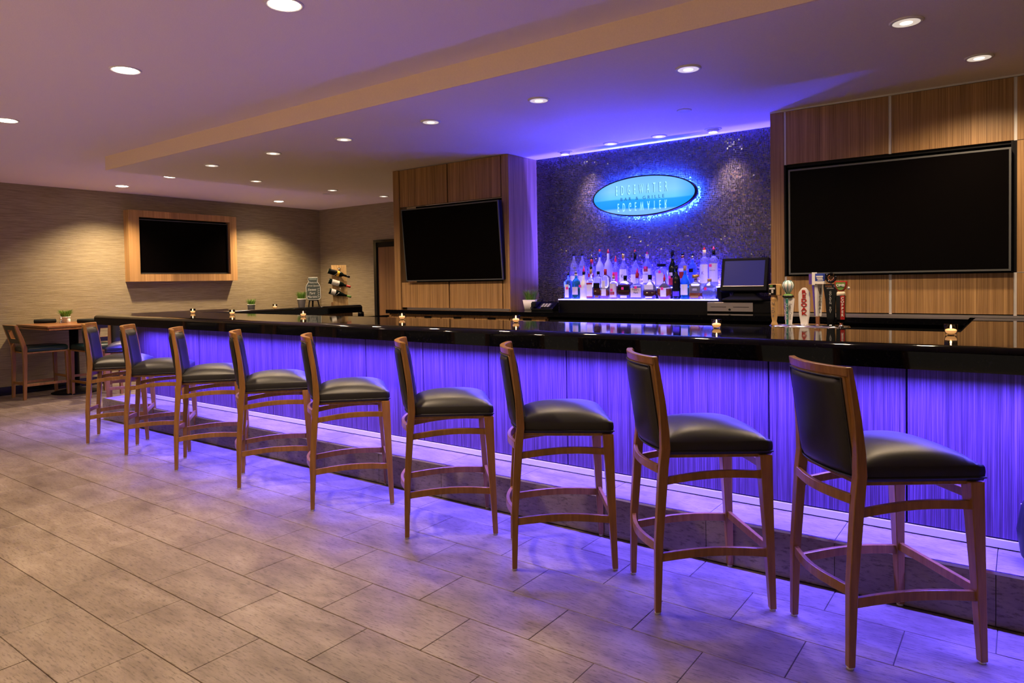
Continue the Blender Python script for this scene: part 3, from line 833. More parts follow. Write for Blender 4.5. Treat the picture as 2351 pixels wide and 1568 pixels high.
grass('small potted grass at the far left on the bar return, under the framed television', (-8.12, 5.23, ZB), .050, .042, .045, .085, n=120)
grass('tall white potted grass beside the chalkboard jar sign', (-7.60, 5.63, ZB), .056, .040, .110, .105, n=130)
grass('grass in a square white pot in the corner beside the mosaic wall', (-4.0, 5.715, 1.12), .066, .050, .102, .115, True, n=120, rz=.35)

# ------------------------------------------------------------------ candles on the bar
CAND = [(-0.283, 3.97, 'at the right end of the bar'), (-1.452, 3.98, 'in front of the steel cash drawer'), (-2.912, 3.975, 'in front of the square white grass pot'),
        (-4.049, 3.965, 'in front of the tilted television'), (-5.340, 3.97, 'in front of the chalkboard jar sign'), (-6.456, 3.94, 'on the bar, second from its left end'), (-7.284, 3.98, 'farthest left on the bar front run'), (-7.56, 5.20, 'on the return between two grass pots')]
def candles():
    t = None
    for i, (x, y, lab) in enumerate(CAND):
        if t is None:
            t = thing('votive_candle', '', 'candle'); o = t
            part('glass_cup', MB().lathe([(.018, 0), (.024, .008), (.0275, .022), (.0285, .052), (.0265, .052), (.0258, .022), (.022, .009), (.012, .005)], 0, 0, 24), M['glass'], t)
            wx = part('wax', MB().lathe([(.016, .0062), (.0232, .013), (.0248, .024)], 0, 0, 20), M['wax'], t)
            part('wick', MB().lathe([(.0008, .023), (.0008, .029)], 0, 0, 6), M['black'], wx)
            part('flame', MB().lathe([(.0012, .027), (.0044, .031), (.0034, .036), (.0004, .042)], 0, 0, 10), M['flame'], t)
        else:
            o = copy_tree(t)
        o.location = (x, y, ZB)
        cl = bpy.data.lights.new('candle_light', 'POINT'); cl.energy = .22; cl.color = (1.0, .50, .16); cl.shadow_soft_size = .004
        co = bpy.data.objects.new('candle_light', cl); C.objects.link(co); co.location = (x, y, ZB + .043)
        o['label'] = 'lit votive candle in clear glass ' + lab; o['group'] = 'votive candles on the bar'
candles()

# ------------------------------------------------------------------ backlit oval sign
def sign():
    cx, cz = -2.873, 2.193; rx, rz = .528, .190
    t = thing('oval_sign', 'backlit blue oval sign with raised lettering on the mosaic wall', 'sign', (cx, 5.955, cz))
    def ell(k, y, n=64, d=0.0): return [((rx * k + d) * math.cos(2 * PI * j / n), y, (rz * k + d) * math.sin(2 * PI * j / n)) for j in range(n)]
    part('face', MB().loft([ell(.985, 0.006), ell(.985, -.002)], True, False), M['sign_face'], t)
    part('rim', MB().loft([ell(1, -.006, d=-.012), ell(1, -.008), ell(1, .05), ell(1, .05, d=-.012)], False, True, True), M['darkmetal'], t)
    part('back_plate', MB().loft([ell(.98, .012), ell(.98, .048)], True, False), M['black'], t)
    part('halo_light', MB().loft([ell(.93, .0495, d=-.02), ell(.93, .0495), ell(.93, .056), ell(.93, .056, d=-.02)], False, False, True), M['halo'], t)
    part('standoff', MB().lathe([(.012, 0), (.012, .085)], 0, 0, 10).xf(Matrix.Translation((.3, .132, 0)) @ Matrix.Rotation(PI / 2, 4, 'X')).lathe([(.012, 0), (.012, .085)], 0, 0, 10), M['darkmetal'], t) if False else None
    for sx in (-.3, .3):
        part('standoff', MB().lathe([(.010, 0), (.010, .082)], 0, 0, 10).xf(Matrix.Translation((sx, .130, 0)) @ Matrix.Rotation(PI / 2, 4, 'X')), M['darkmetal'], t)
    tx = -.010
    text('lettering_shadow', 'EDGEWATER', .128, M['sign_letter_dark'], t, (tx - .006, -.003, .058), sx=.31, cs=2.85)
    text('lettering', 'EDGEWATER', .128, M['sign_letter'], t, (tx, -.005, .060), sx=.31, cs=2.85)
    text('lettering', 'BAR & GRILLE', .044, M['sign_letter_dark'], t, (tx + .01, -.005, -.022), sx=1.0, cs=1.75)
    text('lettering', 'EDGEWATER', .115, M['sign_letter'], t, (tx + .006, -.005, -.092), sx=.33, cs=2.85, mirror=True)
sign()

# ------------------------------------------------------------------ lit bottle shelves, bottles
def shelves():
    s = thing('bottle_shelf', 'two-tier black bottle riser with glowing blue acrylic tops', 'shelf', (-2.85, 5.9, 1.12))
    o = s.location
    def L(x0, x1, y0, y1, z0, z1): return B(x0 - o.x, x1 - o.x, y0 - o.y, y1 - o.y, z0 - o.z, z1 - o.z)
    part('riser', MB().box(-3.69 - o.x, -2.09 - o.x, 5.765 - o.y, 6.06 - o.y, 0, .098).box(-3.69 - o.x, -2.09 - o.x, 5.915 - o.y, 6.06 - o.y, .098, .206), M['black'], s)
    part('lit_top', L(-3.695, -2.09, 5.768, 5.915, 1.219, 1.227), M['shelf'], s)
    part('lit_top', L(-3.695, -2.09, 5.918, 6.062, 1.327, 1.335), M['shelf'], s)
    part('lit_edge', L(-3.695, -2.09, 5.757, 5.768, 1.2185, 1.2275), M['shelf_edge'], s)
    part('lit_edge', L(-3.695, -2.09, 5.908, 5.918, 1.3265, 1.3355), M['shelf_edge'], s)
shelves()

def lbl(parent, m, hx, z0, z1, y, th=.0012, x=0.0):
    return part('label', B(x - hx, x + hx, y - th, y, z0, z1), m, parent)
def bottle(label, x, row, w, neck_h, top_h, glass, square=False, liquid=None, lab=None, cap=None, capcol='black', pour=None, shoulder=.72, neck_r=.012, depth=None, txt=None, sticker=None, round_body=False, capw=1.25):
    y, z = (5.83, 1.2275) if row == 0 else (5.985, 1.3355)
    t = thing('liquor_bottle', label, 'bottle', (x, y, z), R.uniform(-.12, .12) if not square else R.uniform(-.05, .05), 'liquor bottles on the lit shelf, %s row' % ('front' if row == 0 else 'back'))
    hw = w / 2; hd = depth or (hw if not square else min(hw, .038)); body = neck_h * shoulder
    g = G[glass]
    if round_body:
        prof = [(hw * .72, hd * .8, .05, 0), (hw * .95, hd, .05, body * .25), (hw, hd, .05, body * .55), (hw * .85, hd * .9, .05, body * .85), (hw * .45, hd * .6, .03, body * 1.05), (neck_r, neck_r, .02, body * 1.14), (neck_r, neck_r, .02, neck_h)]
        mb = MB().rprism(prof, 4)
    elif square:
        prof = [(hw * .97, hd * .97, .006, 0), (hw, hd, .008, .004), (hw, hd, .008, body), (hw * .85, hd * .85, .012, body * 1.06), (neck_r * 1.1, neck_r * 1.1, .02, body * 1.16 if body * 1.16 < neck_h * .95 else neck_h * .95), (neck_r, neck_r, .02, neck_h)]
        mb = MB().rprism(prof, 4)
    else:
        prof = [(hw * .95, 0), (hw, .005), (hw, body), (hw * .90, body + (neck_h - body) * .22), (hw * .55, body + (neck_h - body) * .42), (neck_r * 1.1, body + (neck_h - body) * .58), (neck_r, neck_h)]
        mb = MB().lathe(prof, 0, 0, 20); hd = hw
    part('glass', mb, g, t)
    if liquid:
        lv = body * liquid[1]
        if round_body: mb = MB().rprism([(hw * .74, hd * .84, .05, .002), (hw * 1.01, hd * 1.02, .05, body * .28), (hw * 1.01, hd * 1.02, .05, lv)], 4)
        elif square: mb = MB().rprism([(hw * 1.006, hd * 1.01, .008, .010), (hw * 1.006, hd * 1.01, .008, lv)], 4)
        else: mb = MB().lathe([(hw * 1.006, .008), (hw * 1.006, lv)], 0, 0, 20)
        part('liquor', mb, G[liquid[0]], t)
    yl = -hd - .0012
    if lab:
        for (m, fx, a, b_) in lab:
            if square or round_body:
                lbl(t, M[m], hw * fx, neck_h * a, neck_h * b_, yl)
            else:
                n = 9; an = fx * 1.25; r = hw + .001
                pts0 = [(r * math.sin(-an + 2 * an * k / n), -r * math.cos(-an + 2 * an * k / n)) for k in range(n + 1)]
                V = []
                for zz in (neck_h * a, neck_h * b_):
                    V += [(px, py, zz) for px, py in pts0] + [(px * .985, py * .985, zz) for px, py in reversed(pts0)]
                nn = 2 * (n + 1)
                part('label', MB().loft([V[:nn], V[nn:]]), M[m], t)
    if txt:
        for (s_, sz, m, zf, yo) in txt:
            text('lettering', s_, sz, M[m], t, (0, yl - .0025 - yo, neck_h * zf), sx=.8, extr=.0004)
    if sticker:
        part('sticker', B(sticker[0] - .012, sticker[0] + .012, yl - .0035, yl - .001, neck_h * sticker[1] - .012, neck_h * sticker[1] + .012), M['pink'], t)
    cz = neck_h
    if cap:
        h = cap; part('cap', MB().lathe([(neck_r * capw, cz - h * .5), (neck_r * capw, cz + h * .5)], 0, 0, 14), M[capcol], t); cz += h * .5
    if pour:
        hh = max(top_h - cz, .025)
        if pour == 'black':
            part('pourer', MB().lathe([(.013, cz), (.016, cz + hh * .35), (.006, cz + hh * .45), (.004, cz + hh)], 0, 0, 10), M['blackgloss'], t)
        else:
            part('pourer', MB().lathe([(.011, cz), (.012, cz + hh * .45), (.006, cz + hh * .55), (.003, cz + hh)], 0, 0, 10), M['red' if pour == 'red' else 'pink'], t)
    return t
def bottles():
    b = bottle
    # front row, left to right
    b('square pale blue gin bottle, first at the left of the front row', -3.619, 0, .070, .232, .276, 'blue', True, lab=[('paper', .62, .06, .62)], pour='black', sticker=(.005, .46), shoulder=.72)
    b('green gin bottle with a cream label, second in the front row', -3.530, 0, .080, .236, .276, 'green', lab=[('cream', .8, .18, .50)], pour='black', cap=.02, capcol='cream', shoulder=.68)
    b('opaque white rum bottle with dark neck and pink pourer, front row', -3.441, 0, .080, .250, .320, 'white', pour='pink', cap=.028, capcol='black', shoulder=.50, sticker=(-.022, .50))
    b('clear bottle with white and red label and gold neck, front row', -3.360, 0, .072, .262, .345, 'clear', True, lab=[('paper', .88, .10, .55), ('redpaint', .9, .53, .60), ('redpaint', .9, .06, .10)], pour='black', cap=.055, capcol='gold', shoulder=.66)
    b('square whisky bottle with slanted black label, front row', -3.282, 0, .073, .250, .275, 'clear', True, liquid=('brown', .55), lab=[('black', .95, .42, .62), ('gold', .5, .06, .12)], cap=.03, capcol='black', shoulder=.78)
    b('square whisky bottle with red cap and white label, front row', -3.204, 0, .083, .258, .300, 'clear', True, liquid=('amber', .42), lab=[('paper', .6, .12, .38), ('paper', .42, .40, .68)], cap=.055, capcol='redpaint', shoulder=.78)
    b('bourbon bottle with beige and red label under brown stopper, front row', -3.115, 0, .080, .205, .250, 'clear', liquid=('amber', .85), lab=[('cream', .95, .08, .72), ('redpaint', .55, .20, .34)], pour='red', cap=.03, capcol='cork', shoulder=.70, sticker=(0, .42))
    b('wide square bourbon bottle, dark brown below an orange fill line, front row', -2.994, 0, .125, .200, .262, 'clear', True, liquid=('brown', .92), lab=[('paper', .55, .06, .17), ('black', .96, .42, .60)], cap=.04, capcol='black', shoulder=.74, sticker=(-.01, .50), neck_r=.014)
    b('square bottle with red wax neck, cream label and pink pourer, front row', -2.870, 0, .112, .215, .285, 'clear', True, lab=[('cream', .92, .08, .48)], cap=.048, capcol='redpaint', pour='pink', shoulder=.58, neck_r=.014, txt=[("Maker's\nMark", .028, 'grey', .34, 0)], sticker=(.0, .50))
    b('rounded bourbon flask with black stopper and white oval label, front row', -2.744, 0, .130, .200, .232, 'clear', liquid=('brown', .55), lab=[('paper', .66, .44, .66), ('paper', .5, .05, .12)], cap=.045, capcol='black', shoulder=.70, round_body=True, depth=.035, neck_r=.015)
    b('rounded cut-glass whisky flask with red pourer and lilac oval label, front row', -2.603, 0, .130, .165, .225, 'clear', liquid=('amber', .75), lab=[('paper', .42, .14, .62)], pour='red', shoulder=.78, round_body=True, depth=.035, sticker=(-.01, .58))
    b('tall dark green whisky bottle with round black label, front row', -2.488, 0, .070, .275, .303, 'dark', lab=[('black', .8, .32, .62), ('violet', .8, .10, .26)], cap=.06, capcol='blackgloss', shoulder=.62, txt=[('12', .02, 'gold', .55, 0)])
    b('teal glass whiskey bottle with grey label and cork, front row', -2.407, 0, .082, .275, .303, 'teal', lab=[('paper', .72, .14, .48)], cap=.045, capcol='cork', shoulder=.52)
    b('square tequila bottle with a wide gold cap, front row', -2.308, 0, .100, .200, .240, 'clear', True, liquid=('amber', .42), lab=[('gold', .7, .06, .16)], cap=.034, capcol='gold', shoulder=.66, neck_r=.015, capw=2.2, txt=[('1800', .030, 'paper', .42, 0)])
    b('squat clear tequila bottle with a round cork ball, last of the front row', -2.186, 0, .128, .165, .195, 'clear', liquid=('aqua', .7), cap=.03, capcol='cork', shoulder=.80, round_body=True, depth=.038, neck_r=.015, sticker=(-.02, .56))
    # back row, left to right
    b('clear vodka bottle with black cap, first at the left of the back row', -3.646, 1, .080, .330, .346, 'clear', lab=[('paper', .8, .10, .36)], cap=.022, shoulder=.60)
    b('clear vodka bottle with black cap, second in the back row', -3.548, 1, .080, .328, .343, 'clear', lab=[('paper', .8, .10, .36)], cap=.022, shoulder=.60)
    b('clear bottle with dark red neck and black pourer, third in the back row', -3.441, 1, .075, .255, .327, 'clear', lab=[('redpaint', .8, .40, .55)], cap=.05, capcol='redpaint', pour='black', shoulder=.62)
    b('frosted vodka bottle with blue neck and red pourer, back row', -3.349, 1, .080, .325, .366, 'frost', cap=.055, capcol='blue', pour='red', shoulder=.58)
    b('tall frosted vodka bottle with pale neck and red pourer, back row', -3.256, 1, .079, .332, .374, 'frost', pour='red', shoulder=.60)
    b('slim clear bottle with pink label and long red pourer, back row', -3.175, 1, .068, .245, .306, 'clear', lab=[('pink', .7, .20, .60)], pour='red', shoulder=.70)
    b('white labelled bottle with black and gold cap, back row', -3.090, 1, .078, .290, .315, 'clear', lab=[('paper', .9, .15, .60)], cap=.06, capcol='gold', shoulder=.62, txt=[('K', .05, 'grey', .36, 0)])
    b('clear bottle with long black neck foil and red pourer, back row', -2.967, 1, .088, .290, .325, 'clear', lab=[('paper', .6, .10, .42)], cap=.09, capcol='blackgloss', pour='red', shoulder=.52)
    b('white labelled rum bottle with red disc and pink pourer, back row', -2.843, 1, .084, .290, .335, 'clear', lab=[('paper', .95, .14, .60), ('redpaint', .4, .50, .66)], cap=.04, capcol='paper', pour='pink', shoulder=.66, txt=[('BACARDI', .016, 'grey', .42, .0)], sticker=(0, .63))
    b('square whiskey bottle under a wide flat black stopper, back row', -2.700, 1, .105, .200, .220, 'clear', True, lab=[('cream', .68, .10, .66)], cap=.026, capcol='black', shoulder=.74, capw=3.4, sticker=(.0, .70))
    b('tall dark champagne-shaped bottle with red lower label, back row', -2.591, 1, .076, .300, .305, 'dark', lab=[('redpaint', .8, .06, .28), ('cream', .35, .34, .44)], cap=.08, capcol='blackgloss', shoulder=.50, sticker=(-.01, .30))
    b('clear spiced rum bottle with copper neck and black pourer, back row', -2.492, 1, .075, .270, .322, 'clear', lab=[('paper', .9, .52, .62), ('redpaint', .5, .28, .50)], cap=.03, capcol='copper', pour='black', shoulder=.68)
    b('pale blue bottle with silver collar and black pourer, back row', -2.401, 1, .077, .262, .312, 'blue', lab=[('black', .4, .50, .62)], cap=.03, capcol='steel', pour='black', shoulder=.66)
    b('clear spiced rum bottle with cream cap and red pourer, back row', -2.289, 1, .079, .300, .345, 'clear', lab=[('paper', .95, .10, .66)], cap=.055, capcol='cream', pour='red', shoulder=.76, sticker=None, txt=[('K', .04, 'violet', .40, 0)])
    b('tallest clear gin bottle with black neck and pink pourer, last of the back row', -2.204, 1, .079, .300, .355, 'clear', lab=[('paper', .95, .14, .68)], cap=.05, capcol='blackgloss', pour='pink', shoulder=.76, txt=[('Ketel One', .015, 'grey', .48, 0)], sticker=(-.018, .62))
bottles()

# ------------------------------------------------------------------ till, cash drawer, phone
def till():
    d = thing('cash_drawer', 'black cash drawer with brushed steel front under the register screen', 'cash drawer', (-1.965, 5.85, 1.12))
    part('case', MB().box(-.195, .36, -.145, -.095, 0, .094).box(-.118, .36, -.095, .20, 0, .094), M['black'], d, .003)
    f = part('front_panel', B(-.192, .192, -.155, -.145, .010, .086), M['steel'], d, .002)
    for x0, x1 in ((-.16, -.03), (.03, .16)):
        part('slot', B(x0, x1, -.1565, -.150, .045, .049), M['black'], f)
    part('lock', MB().lathe([(.010, 0), (.009, .006)], 0, 0, 14).xf(Matrix.Translation((0, -.155, .026)) @ Matrix.Rotation(PI / 2, 4, 'X')), M['darkmetal'], f)
    p = thing('register_screen', 'black tilted touch screen register right of the bottles', 'register', (-1.86, 5.80, 1.2145))
    part('stand', MB().rprism([(.17, .12, .02, 0), (.17, .12, .02, .02), (.10, .06, .02, .05), (.09, .05, .02, .10)], 3), M['black'], p)
    mt = Matrix.Translation((0, -.03, .215)) @ Matrix.Rotation(math.radians(-14), 4, 'X')
    part('housing', MB().box(-.195, .195, -.025, .045, -.140, .145).xf(mt), M['black'], p, .008)
    part('screen', MB().box(-.165, .165, -.028, -.02, -.095, .118).xf(mt), mat('register_glass', (0.008, 0.008, 0.03), 0.3, spec=0.08, emit=(0.03, 0.025, 0.13), es=0.55), p)
    part('screen_sill', MB().box(-.168, .168, -.032, -.02, -.102, -.095).xf(mt), M['steel'], p)
    part('side_unit', B(-.235, -.205, -.02, .12, 0, .115), M['black'], p)
    ph = thing('desk_phone', 'black desk phone in the corner left of the lit bottles', 'phone', (-3.76, 5.62, 1.12), .25)
    part('base', MB().loft([[(-.11, -.10, 0), (.11, -.10, 0), (.11, .10, 0), (-.11, .10, 0)], [(-.11, -.10, .025), (.11, -.10, .025), (.11, .10, .085), (-.11, .10, .085)]]), M['blackgloss'], ph, .006)
    hs = part('handset', MB().box(-.105, -.060, -.10, .11, .060, .090).box(-.108, -.057, -.11, -.055, .035, .080).box(-.108, -.057, .06, .12, .075, .105), M['blackgloss'], ph, .006)
    cd = MB().tube([(-.083 + .012 * math.cos(k), -.10 - .02 - .0035 * k, .03 + .012 * math.sin(k)) for k in [q * .6 for q in range(24)]], .003, 5)
    part('cord', cd, M['black'], ph)
    kb = part('keypad', MB().loft([[(-.02, -.08, .035), (.075, -.08, .035), (.075, .02, .066), (-.02, .02, .066)], [(-.02, -.08, .038), (.075, -.08, .038), (.075, .02, .069), (-.02, .02, .069)]]), M['darkmetal'], ph)
    for i in range(3):
        for j in range(4):
            x, y = -.008 + i * .030, -.070 + j * .024
            part('key', B(x - .009, x + .009, y - .007, y + .007, .036 + (y + .08) * .31, .043 + (y + .08) * .31), M['alu'], kb)
    dp = thing('soap_dispenser', 'small black pump bottle beyond the far end of the bar return', 'dispenser', (-8.02, 7.0, .93))
    part('body', MB().lathe([(.045, 0), (.045, .05), (.02, .065)], 0, 0, 14), M['blackgloss'], dp)
    part('pump', MB().lathe([(.008, .065), (.008, .085), (.014, .088), (.002, .092)], 0, 0, 10), M['chrome'], dp)
    st = thing('side_station', 'low black service stand beyond the bar return holding the pump bottle', 'stand', (-8.02, 7.05, 0))
    part('body', B(-.3, .3, -.2, .2, 0, .90), M['black'], st)
    part('top', B(-.32, .32, -.22, .22, .90, .93), M['granite'], st)
till()

# ------------------------------------------------------------------ beer tower and tap handles
def taps():
    t = thing('beer_tower', 'chrome beer tower with a flat oval top behind the bar', 'beer tower', (-1.09, 4.62, .87))
    part('pedestal', MB().lathe([(.075, 0), (.05, .02), (.045, .19), (.06, .215)], 0, 0, 24), M['chrome'], t)
    part('oval_top', MB().lathe([(.10, .208), (.235, .214), (.245, .224), (.235, .235), (.10, .242)], 0, 0, 40, 1, .42), M['chrome'], t)
    for x in (-.20, -.115, -.02, .06, .14, .198):
        f = part('faucet', MB().tube([(x, -.02, .225), (x, -.10, .215), (x, -.13, .17), (x, -.135, .12)], .011, 8), M['chrome'], t)
    zt = 1.098
    def handle(lab, x, y=4.585):
        h = thing('tap_handle', lab, 'tap handle', (x, y, zt), 0, 'tap handles on the beer tower')
        part('ferrule', MB().lathe([(.013, 0), (.016, .008), (.012, .018)], 0, 0, 14), M['chrome'], h)
        return h
    # 1 turned wood with a boxed top
    h = handle('turned pale wood tap handle with boxed black-faced top, leftmost', -1.291)
    part('shaft', MB().lathe([(.020, .002), (.021, .012), (.014, .03), (.0185, .06), (.022, .15), (.021, .165), (.023, .17), (.020, .19), (.010, .20)], 0, 0, 20), M['pale_wood'], h)
    bx = part('block', B(-.030, .040, -.024, .024, .196, .270), M['pale_wood'], h, .004)
    part('black_label', B(-.028, .018, -.0265, -.024, .200, .267), M['black'], bx)
    part('green_label', B(-.020, -.002, -.028, -.0255, .252, .263), M['green'], bx)
    part('grey_print', MB().box(-.024, .012, -.0278, -.0262, .236, .247).box(-.010, .002, -.0278, -.0262, .212, .234).box(-.024, -.014, -.0278, -.0262, .204, .212), M['alu'], bx)
    text('lettering', 'N\no\nD\na', .027, M['grey'], h, (-.001, -.024, .105), ls=.95, extr=.0006)
    # 2 white prism with a striped balloon
    h = handle('white three-sided tap handle with teal stripe and hot-air balloon on top', -1.205)
    part('prism', MB().loft([[(-.021, .012, .012), (.021, .012, .012), (.002, -.022, .012)], [(-.035, .018, .178), (.036, .018, .178), (.002, -.034, .178)]]), M['white'], h, .002)
    part('teal_stripe', MB().loft([[(-.005, -.024, .012), (.007, -.024, .012), (.007, -.020, .012), (-.005, -.020, .012)], [(-.006, -.036, .176), (.009, -.036, .176), (.009, -.031, .176), (-.006, -.031, .176)]]), M['teal'], h)
    text('lettering', 'P\nA\nL\nE\n \nA\nL\nE', .014, M['paper'], h, (.001, -.0335, .095), ls=.92, extr=.0012, rot=(PI / 2 + .073, 0, 0))
    text('script_lettering', 'Sugar Creek', .021, M['grey'], h, (.018, -.0165, .095), rot=(PI / 2, PI / 2, .75), extr=.0008, shear=.3)
    text('script_lettering', 'Sugar Creek', .021, M['violet'], h, (-.0155, -.0165, .095), rot=(PI / 2, PI / 2, -.75), extr=.0008, shear=.3)
    bk = part('basket', MB().lathe([(.024, .178), (.030, .188), (.028, .200), (.020, .206)], 0, 0, 16), M['green'], h)
    part('crest_beads', MB().lathe([(.034, .184), (.036, .190), (.034, .196)], 0, 0, 12), M['darkmetal'], bk)
    bl = part('balloon', MB().lathe([(.008, .205), (.016, .222), (.030, .245), (.034, .262), (.028, .280), (.014, .290), (.002, .293)], 0, 0, 24), M['white'], h)
    for k in range(8):
        a = 2 * PI * k / 8 + .2
        part('stripe', MB().tube([(r * math.cos(a), r * math.sin(a), z) for r, z in ((.0085, .206), (.0165, .222), (.0305, .245), (.0345, .262), (.0285, .280), (.014, .291))], .0022, 5), M['teal'], bl)
    # 3 white paddle
    h = handle('white paddle tap handle with large red letters', -1.107)
    pf = [(.021, .010), (.023, .03), (.031, .075), (.034, .12), (.034, .205), (.031, .218), (.016, .238), (.008, .245)]
    part('paddle', MB().loft([[(-a, -.010, z), (a, -.010, z), (a, .010, z), (-a, .010, z)] for a, z in pf]), M['white'], h, .004)
    part('collar', MB().lathe([(.024, .004), (.026, .010), (.020, .016)], 0, 0, 20), M['chrome'], h)
    text('lettering', 'R\nE\nD\nO\nA\nK', .030, M['redpaint'], h, (0, -.0112, .150), ls=.90, sx=1.45, bold=.0012)
    part('emblem', MB().lathe([(.009, -.0125), (.009, -.0105)], 0, 0, 14).xf(Matrix.Translation((0, 0, .228)) @ Matrix.Rotation(-PI / 2, 4, 'X') @ Matrix.Scale(-1, 4, (0, 0, 1))), M['cork'], h)
    # 4 white and violet tower with a blue plaque
    h = handle('white and violet tap handle with blue plaque on top', -1.029)
    part('post', MB().loft([[(-.008, -.012, .004), (.010, -.012, .004), (.010, .010, .004), (-.008, .010, .004)], [(-.010, -.012, .07), (.012, -.012, .07), (.012, .010, .07), (-.010, .010, .07)]]), M['copper'], h)
    part('prism', MB().loft([[(-.020, .012, .066), (.020, .012, .066), (.004, -.020, .066), (-.008, -.020, .066)], [(-.034, .020, .265), (.030, .020, .265), (.006, -.030, .265), (-.012, -.030, .265)]]), M['white'], h, .002)
    part('side_band', MB().loft([[(-.0195, .008, .07), (-.0095, -.019, .07), (-.0110, -.021, .07), (-.0215, .008, .07)], [(-.0335, .014, .262), (-.0145, -.028, .262), (-.016, -.030, .262), (-.0355, .014, .262)]]), M['violet'], h)
    text('lettering', 'S\nE\nA\nS\nO\nN\nA\nL', .024, M['grey'], h, (.0165, -.0085, .165), rot=(PI / 2 + .05, 0, .95), ls=.80, extr=.001)
    pq = part('plaque', MB().box(-.018, .042, -.036, .012, .272, .332), M['blue'], h, .004)
    part('plaque_band', MB().box(-.020, .044, -.0375, .013, .268, .285), M['white'], pq)
    part('plaque_print', MB().box(.004, .038, -.0375, -.0355, .300, .306).box(.000, .040, -.0375, -.0355, .310, .318).box(.008, .040, -.0375, -.0355, .290, .296), M['paper'], pq)
    part('plaque_side', MB().box(-.046, -.024, -.020, .012, .266, .330), M['violet'], pq)
    part('post_cap', MB().box(-.024, -.006, -.038, .014, .262, .340), M['white'], pq)
    # 5 black fan with an open ring
    h = handle('black flared tap handle with an open black ring on top', -.952)
    part('fan', MB().loft([[(-a, -b, z), (a, -b, z), (a, b, z), (-a, b, z)] for a, b, z in ((.020, .012, .010), (.024, .013, .08), (.030, .014, .17), (.040, .016, .245), (.041, .016, .266))]), M['blackgloss'], h, .003)
    part('ring_stem', MB().lathe([(.005, .264), (.005, .285)], 0, 0, 10), M['steel'], h)
    part('ring', MB().tube([(.026 * math.cos(a), 0, .305 + .026 * math.sin(a)) for a in [math.radians(20 - 330 * k / 30) for k in range(31)]], .007, 8), M['blackgloss'], h)
    part('inner_ring', MB().tube([(.016 * math.cos(a), -.003, .305 + .016 * math.sin(a)) for a in [math.radians(0 - 250 * k / 20) for k in range(21)]], .0025, 6), M['copper'], h)
    text('lettering', 'GOLDEN BOY'.replace('', '\n').strip(), .017, M['alu'], h, (0, -.0165, .155), ls=.80, extr=.0012, rot=(PI / 2 - .01, 0, 0))
    text('brand_lettering', 'triple', .019, M['copper'], h, (-.009, -.0185, .254), extr=.0012, sx=.9)
    text('brand_lettering', 'C', .019, M['alu'], h, (.026, -.0185, .254), extr=.0012)
    text('brand_lettering', 'BREWING', .009, M['alu'], h, (0, -.0185, .240), extr=.0012)
    # 6 dark tube with a shield
    h = handle('dark tap handle with red lettered band and green shield top, rightmost', -.889, 4.555)
    part('stem', MB().lathe([(.009, .004), (.009, .034)], 0, 0, 12), M['copper'], h)
    part('shaft', MB().loft([[(-a, -b, z), (a, -b, z), (a, b, z), (-a, b, z)] for a, b, z in ((.017, .014, .034), (.024, .018, .05), (.026, .020, .195))]), M['blackgloss'], h, .003)
    part('red_band', MB().box(.000, .024, -.0225, -.017, .050, .195), M['redpaint'], h, .002)
    text('lettering', 'COPPER'.replace('', '\n').strip(), .022, M['paper'], h, (.012, -.0235, .128), ls=.92, extr=.001, bold=.0006)
    part('cream_collar', MB().lathe([(.020, .193), (.024, .198), (.024, .214), (.018, .220)], 0, 0, 18), M['cream'], h)
    sh = MB().loft([[(-.034, y, .283), (.034, y, .283), (.034, y, .262), (.026, y, .238), (.010, y, .222), (-.010, y, .222), (-.026, y, .238), (-.034, y, .262)] for y in (-.012, .012)])
    s2 = part('shield', sh, M['redpaint'], h, .002)
    part('shield_face', MB().loft([[(-.027, y, .277), (.027, y, .277), (.027, y, .260), (.020, y, .241), (.008, y, .229), (-.008, y, .229), (-.020, y, .241), (-.027, y, .260)] for y in (-.015, -.011)]), M['green'], s2)
    text('shield_lettering', 'OMB', .022, M['paper'], s2, (0, -.0165, .258), extr=.0012, bold=.0006)
    part('side_knob', MB().lathe([(.003, -.008), (.010, 0), (.003, .010)], 0, 0, 10).xf(Matrix.Translation((.042, 0, .240))), M['alu'], s2)
taps()

